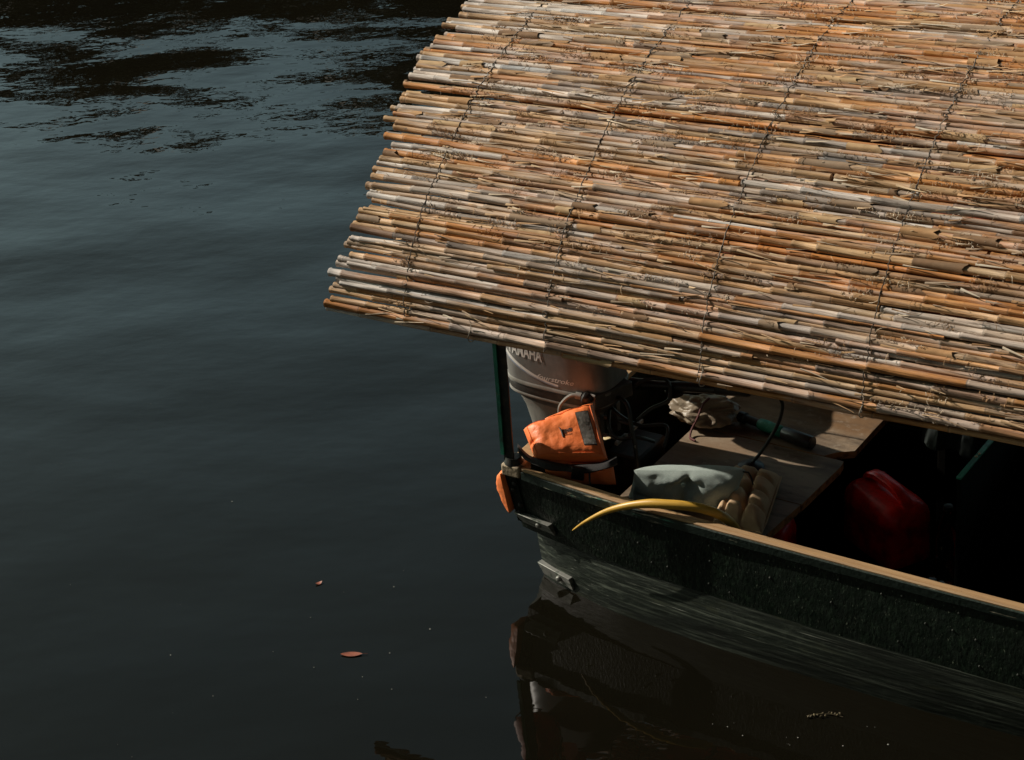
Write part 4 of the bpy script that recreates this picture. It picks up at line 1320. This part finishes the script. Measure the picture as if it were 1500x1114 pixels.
# leg, clamp, plate and propeller
m = MB()
lv = [(0.47, 0.70, 0.0), (0.40, 0.60, 0.02), (0.28, 0.50, 0.035), (0.10, 0.44, 0.04), (-0.10, 0.42, 0.045), (-0.30, 0.40, 0.045), (-0.42, 0.36, 0.045)]
vs = []; n = 40
for (z, k, sh) in lv:
    for i in range(n):
        a_ = 2 * math.pi * i / n
        vs.append((MC[0] - 0.075 + sh + math.cos(a_) * 0.20 * k * (1 if math.cos(a_) < 0 else 0.75), MC[1] + math.sin(a_) * 0.105 * k * 0.9, z))
fs = [(l * n + i, (l + 1) * n + i, (l + 1) * n + (i + 1) % n, l * n + (i + 1) % n) for l in range(len(lv) - 1) for i in range(n)]
fs.append(tuple(range(n))); fs.append(tuple((len(lv) - 1) * n + i for i in range(n - 1, -1, -1)))
m.add(vs, fs); m.build("leg", LEGGREY, mot, ob_, angle=50)
m = MB(); m.box((-0.33, 0.36, -0.16), (-0.10, 0.49, -0.148)); m.build("cavitation_plate", LEGGREY, mot, ob_, bevel=0.004)
m = MB(); m.tube([(-0.36, 0.425, -0.30), (-0.30, 0.425, -0.30), (-0.12, 0.425, -0.30), (-0.06, 0.425, -0.30)], [0.02, 0.038, 0.042, 0.012], 16); m.build("gear_case", LEGGREY, mot, ob_)
m = MB()
for k in range(3):
    a_ = k * 2.094
    c_, s2 = math.cos(a_), math.sin(a_)
    m.hexa([(-0.355, 0.425 + c_ * 0.02 - s2 * 0.012, -0.30 + s2 * 0.02 + c_ * 0.012), (-0.335, 0.425 + c_ * 0.02 + s2 * 0.02, -0.30 + s2 * 0.02 - c_ * 0.02), (-0.333, 0.425 + c_ * 0.11 + s2 * 0.045, -0.30 + s2 * 0.11 - c_ * 0.045), (-0.362, 0.425 + c_ * 0.11 - s2 * 0.03, -0.30 + s2 * 0.11 + c_ * 0.03),
            (-0.351, 0.425 + c_ * 0.02 - s2 * 0.012, -0.30 + s2 * 0.02 + c_ * 0.012), (-0.331, 0.425 + c_ * 0.02 + s2 * 0.02, -0.30 + s2 * 0.02 - c_ * 0.02), (-0.329, 0.425 + c_ * 0.11 + s2 * 0.045, -0.30 + s2 * 0.11 - c_ * 0.045), (-0.358, 0.425 + c_ * 0.11 - s2 * 0.03, -0.30 + s2 * 0.11 + c_ * 0.03)])
m.build("propeller", DARKGREY, mot, ob_)
m = MB()
m.box((-0.135, 0.355, 0.26), (-0.115, 0.385, 0.50)); m.box((-0.135, 0.465, 0.26), (-0.115, 0.495, 0.50))
m.box((-0.114, 0.355, 0.446), (0.03, 0.385, 0.475)); m.box((-0.114, 0.465, 0.446), (0.03, 0.495, 0.475))
m.box((0.0, 0.356, 0.33), (0.029, 0.384, 0.445)); m.box((0.0, 0.466, 0.33), (0.029, 0.494, 0.445))
m.build("clamp_bracket", DARKGREY, mot, ob_, bevel=0.004)
for t in (0.37, 0.48):
    m = MB(); m.tube([(-0.03, t, 0.37), (0.10, t, 0.37)], 0.008, 8); m.bar((0.10, t - 0.035, 0.37), (0.10, t + 0.035, 0.37), 0.012, 0.012); m.build("clamp_screw", STEEL, mot, ob_)
# control box and front tray
m = MB()
c0 = Vector((0.045, 0.305, 0.500)); ax = Vector((-0.078, 0.022, 0)); ay = Vector((0.06, 0.15, 0)); az = Vector((0, 0, 0.055))
m.hexa([c0 + ax, c0, c0 + ay, c0 + ax + ay, c0 + ax + az, c0 + az, c0 + ay + az, c0 + ax + ay + az])
m.build("control_box", DARKGREY, mot, ob_, bevel=0.004)
m = MB(); m.bar(c0 + ax + az * 1.02, c0 + az * 1.02, 0.004, 0.006); m.build("box_edge_highlight", LEGGREY, mot, ob_)  # pale bar painting the light caught along the box edge
m = MB(); m.tube([tuple(p) for p in catmull([(0.06, 0.52, 0.505), (0.16, 0.535, 0.512), (0.28, 0.56, 0.52), (0.36, 0.575, 0.525)], 5)], [0.020] * 4 + [0.016] * 4 + [0.018] * 8, 12); til = m.build("tiller_arm", BLACKP, mot, ob_)
m = MB(); m.tube([(0.36, 0.575, 0.525), (0.365, 0.576, 0.525), (0.47, 0.60, 0.53), (0.48, 0.602, 0.53)], [0.017, 0.021, 0.021, 0.017], 14); m.build("twist_grip", BLACKR, til, ob_)
# fuel line with its connector, cables
m = MB(); m.tube([tuple(p) for p in catmull([(-0.075, 0.27, 0.44), (-0.075, 0.265, 0.50), (-0.060, 0.275, 0.530), (-0.040, 0.285, 0.548), (-0.022, 0.295, 0.550)], 6)], 0.006, 8); fl = m.build("fuel_line", LEGGREY, mot, ob_)
m = MB(); m.tube([(-0.024, 0.294, 0.550), (-0.004, 0.298, 0.548)], 0.0125, 10); m.build("connector", LEGGREY, fl, ob_)
m = MB(); m.lathe([(0.010, 0), (0.021, 0.008), (0.023, 0.022), (0.016, 0.035), (0.004, 0.040)], (-0.004, 0.298, 0.548), (0.9, 0.2, -0.35), 14); m.build("primer_bulb", BLACKR, fl, ob_)
cables = [[(0.05, 0.40, 0.50), (0.10, 0.385, 0.52), (0.135, 0.37, 0.50), (0.155, 0.35, 0.44), (0.175, 0.335, 0.38), (0.185, 0.33, 0.30)],
          [(0.06, 0.46, 0.48), (0.13, 0.48, 0.55), (0.20, 0.52, 0.55), (0.22, 0.50, 0.49), (0.17, 0.46, 0.46), (0.13, 0.43, 0.42)],
          [(0.03, 0.42, 0.46), (0.09, 0.40, 0.44), (0.15, 0.42, 0.41), (0.24, 0.44, 0.42), (0.25, 0.40, 0.36)],
          [(0.02, 0.44, 0.45), (0.06, 0.36, 0.41), (0.11, 0.34, 0.39), (0.17, 0.36, 0.40), (0.20, 0.42, 0.36)]]
for i, c in enumerate(cables):
    m = MB(); m.tube([tuple(p) for p in catmull(c, 6)], 0.0075 if i == 0 else 0.0065, 8); m.build("cable", BLACKR, mot, ob_)
m = MB(); m.tube([(0.176, 0.332, 0.385), (0.188, 0.329, 0.29)], 0.0045, 6); m.build("steel_rod", STEEL, mot, ob_)
m = MB(); m.lathe([(0.028, 0), (0.036, 0.006), (0.036, 0.020), (0.030, 0.024), (0.020, 0.024), (0.019, 0.010), (0.002, 0.008)], (0.215, 0.56, 0.485), (-0.1, -0.35, 0.93), 20); m.build("dial", BLACKP, mot, ob_)
m = MB(); m.box((0.03, 0.38, 0.16), (0.16, 0.57, 0.30)); m.build("battery_case", IRON, mot, ob_, bevel=0.008)

# small pale leaf caught by the life jacket
lb = (0.115, 0.255, 0.434)
lf = thing("fallen_leaf", "tiny pale yellow leaf stuck between the life jacket and the engine", "leaf", lb)
m = MB(); vs = []
for i in range(9):
    q = i / 8; w = 0.012 * math.sin(q * math.pi) ** 0.7
    vs += [(lb[0] - 0.015 + 0.03 * q, lb[1] - w, lb[2] + 0.004 * q), (lb[0] - 0.015 + 0.03 * q, lb[1], lb[2] + 0.003 + 0.004 * q), (lb[0] - 0.015 + 0.03 * q, lb[1] + w, lb[2] + 0.004 * q)]
m.add(vs, [(i * 3 + j, i * 3 + 3 + j, i * 3 + 4 + j, i * 3 + 1 + j) for i in range(8) for j in range(2)])
m.build("blade", PALELEAF, lf, lb)

# ------------------------------------------------------------------ floating bits
def water_leaf(px, py, L, wd, rz, lab, curl=0.1):
    p = at_px_plane(px, py, 0.002)
    r_ = bpy.data.objects.new("floating_leaf", None); COL.objects.link(r_)
    r_.location = p; r_.rotation_euler = (0, 0, rz); r_['label'] = lab; r_['category'] = 'leaf'; r_['group'] = 'leaves floating on the river'
    m_ = MB(); vs_ = []
    for i in range(13):
        q = i / 12; w = wd / 2 * math.sin(q * math.pi) ** 0.8
        x = -L / 2 + L * q; z = curl * L * (2 * q - 1) ** 2
        vs_ += [(x, -w, z + 0.12 * w), (x, 0, z), (x, w, z + 0.12 * w)]
    m_.add(vs_, [(i * 3 + j, i * 3 + 3 + j, i * 3 + 4 + j, i * 3 + 1 + j) for i in range(12) for j in range(2)])
    m_.build("blade", LEAFD, r_)
    m_ = MB(); m_.tube([(L / 2, 0, curl * L), (L / 2 + L * 0.22, 0.01 * L, curl * L * 0.7)], 0.0008, 4); m_.build("stalk", LEAFD, r_)


water_leaf(515, 959, 0.074, 0.026, R(-6), "narrow reddish brown leaf floating on the dark water below the reed ends", 0.04)
water_leaf(467, 855, 0.026, 0.016, R(28), "small curled brown leaf floating farther out on the water", 0.22)
tp = at_px_plane(1208, 1048, 0.003)
tw_ = bpy.data.objects.new("floating_twig", None); COL.objects.link(tw_)
tw_.location = tp; tw_.rotation_euler = (0, 0, R(-4)); tw_['label'] = "short twig of seed husks floating beside the hull's dark reflection"; tw_['category'] = 'twig'
m = MB(); m.tube([(-0.055, 0, 0), (-0.02, 0.006, 0.001), (0.02, 0.004, 0.001), (0.055, -0.012, 0)], 0.0012, 5); st_ = m.build("stem", HUSK, tw_)
m = MB()
for k in range(12):
    x = -0.05 + 0.009 * k + rr.uniform(-0.003, 0.003); m.lathe([(0.001, -0.004), (0.0034, -0.001), (0.0034, 0.002), (0.001, 0.005)], (x, rr.uniform(-0.008, 0.010), 0.002), (rr.uniform(-1, 1), rr.uniform(-1, 1), 0.5), 6)
m.build("husks", HUSK, tw_)
m = MB()
spots = [(531, 992), (400, 955), (571, 957), (574, 1010), (460, 978), (524, 1025), (630, 922), (577, 860), (712, 1022), (1044, 1061), (1088, 1078), (1169, 1081), (1235, 1093), (1301, 1091), (1066, 1065), (340, 735), (455, 905), (312, 1020), (250, 960)]
for k in range(12): spots.append((rr.uniform(0, 780), rr.uniform(560, 1110)))
for k in range(6): spots.append((rr.uniform(960, 1320), rr.uniform(1035, 1112)))
for i, (x, y) in enumerate(spots):
    p = at_px_plane(x, y, 0.0015)
    r_ = rr.uniform(0.0014, 0.0030) if i < 19 else rr.uniform(0.0007, 0.0014)
    m.lathe([(r_ * 0.6, -0.001), (r_, 0.0005), (r_ * 0.5, 0.0014)], p, (0, 0, 1), 6)
o = m.build("foam_specks", FOAM)
o['kind'] = 'stuff'; o['label'] = "white specks of foam scattered on the dark water"; o['category'] = 'foam'
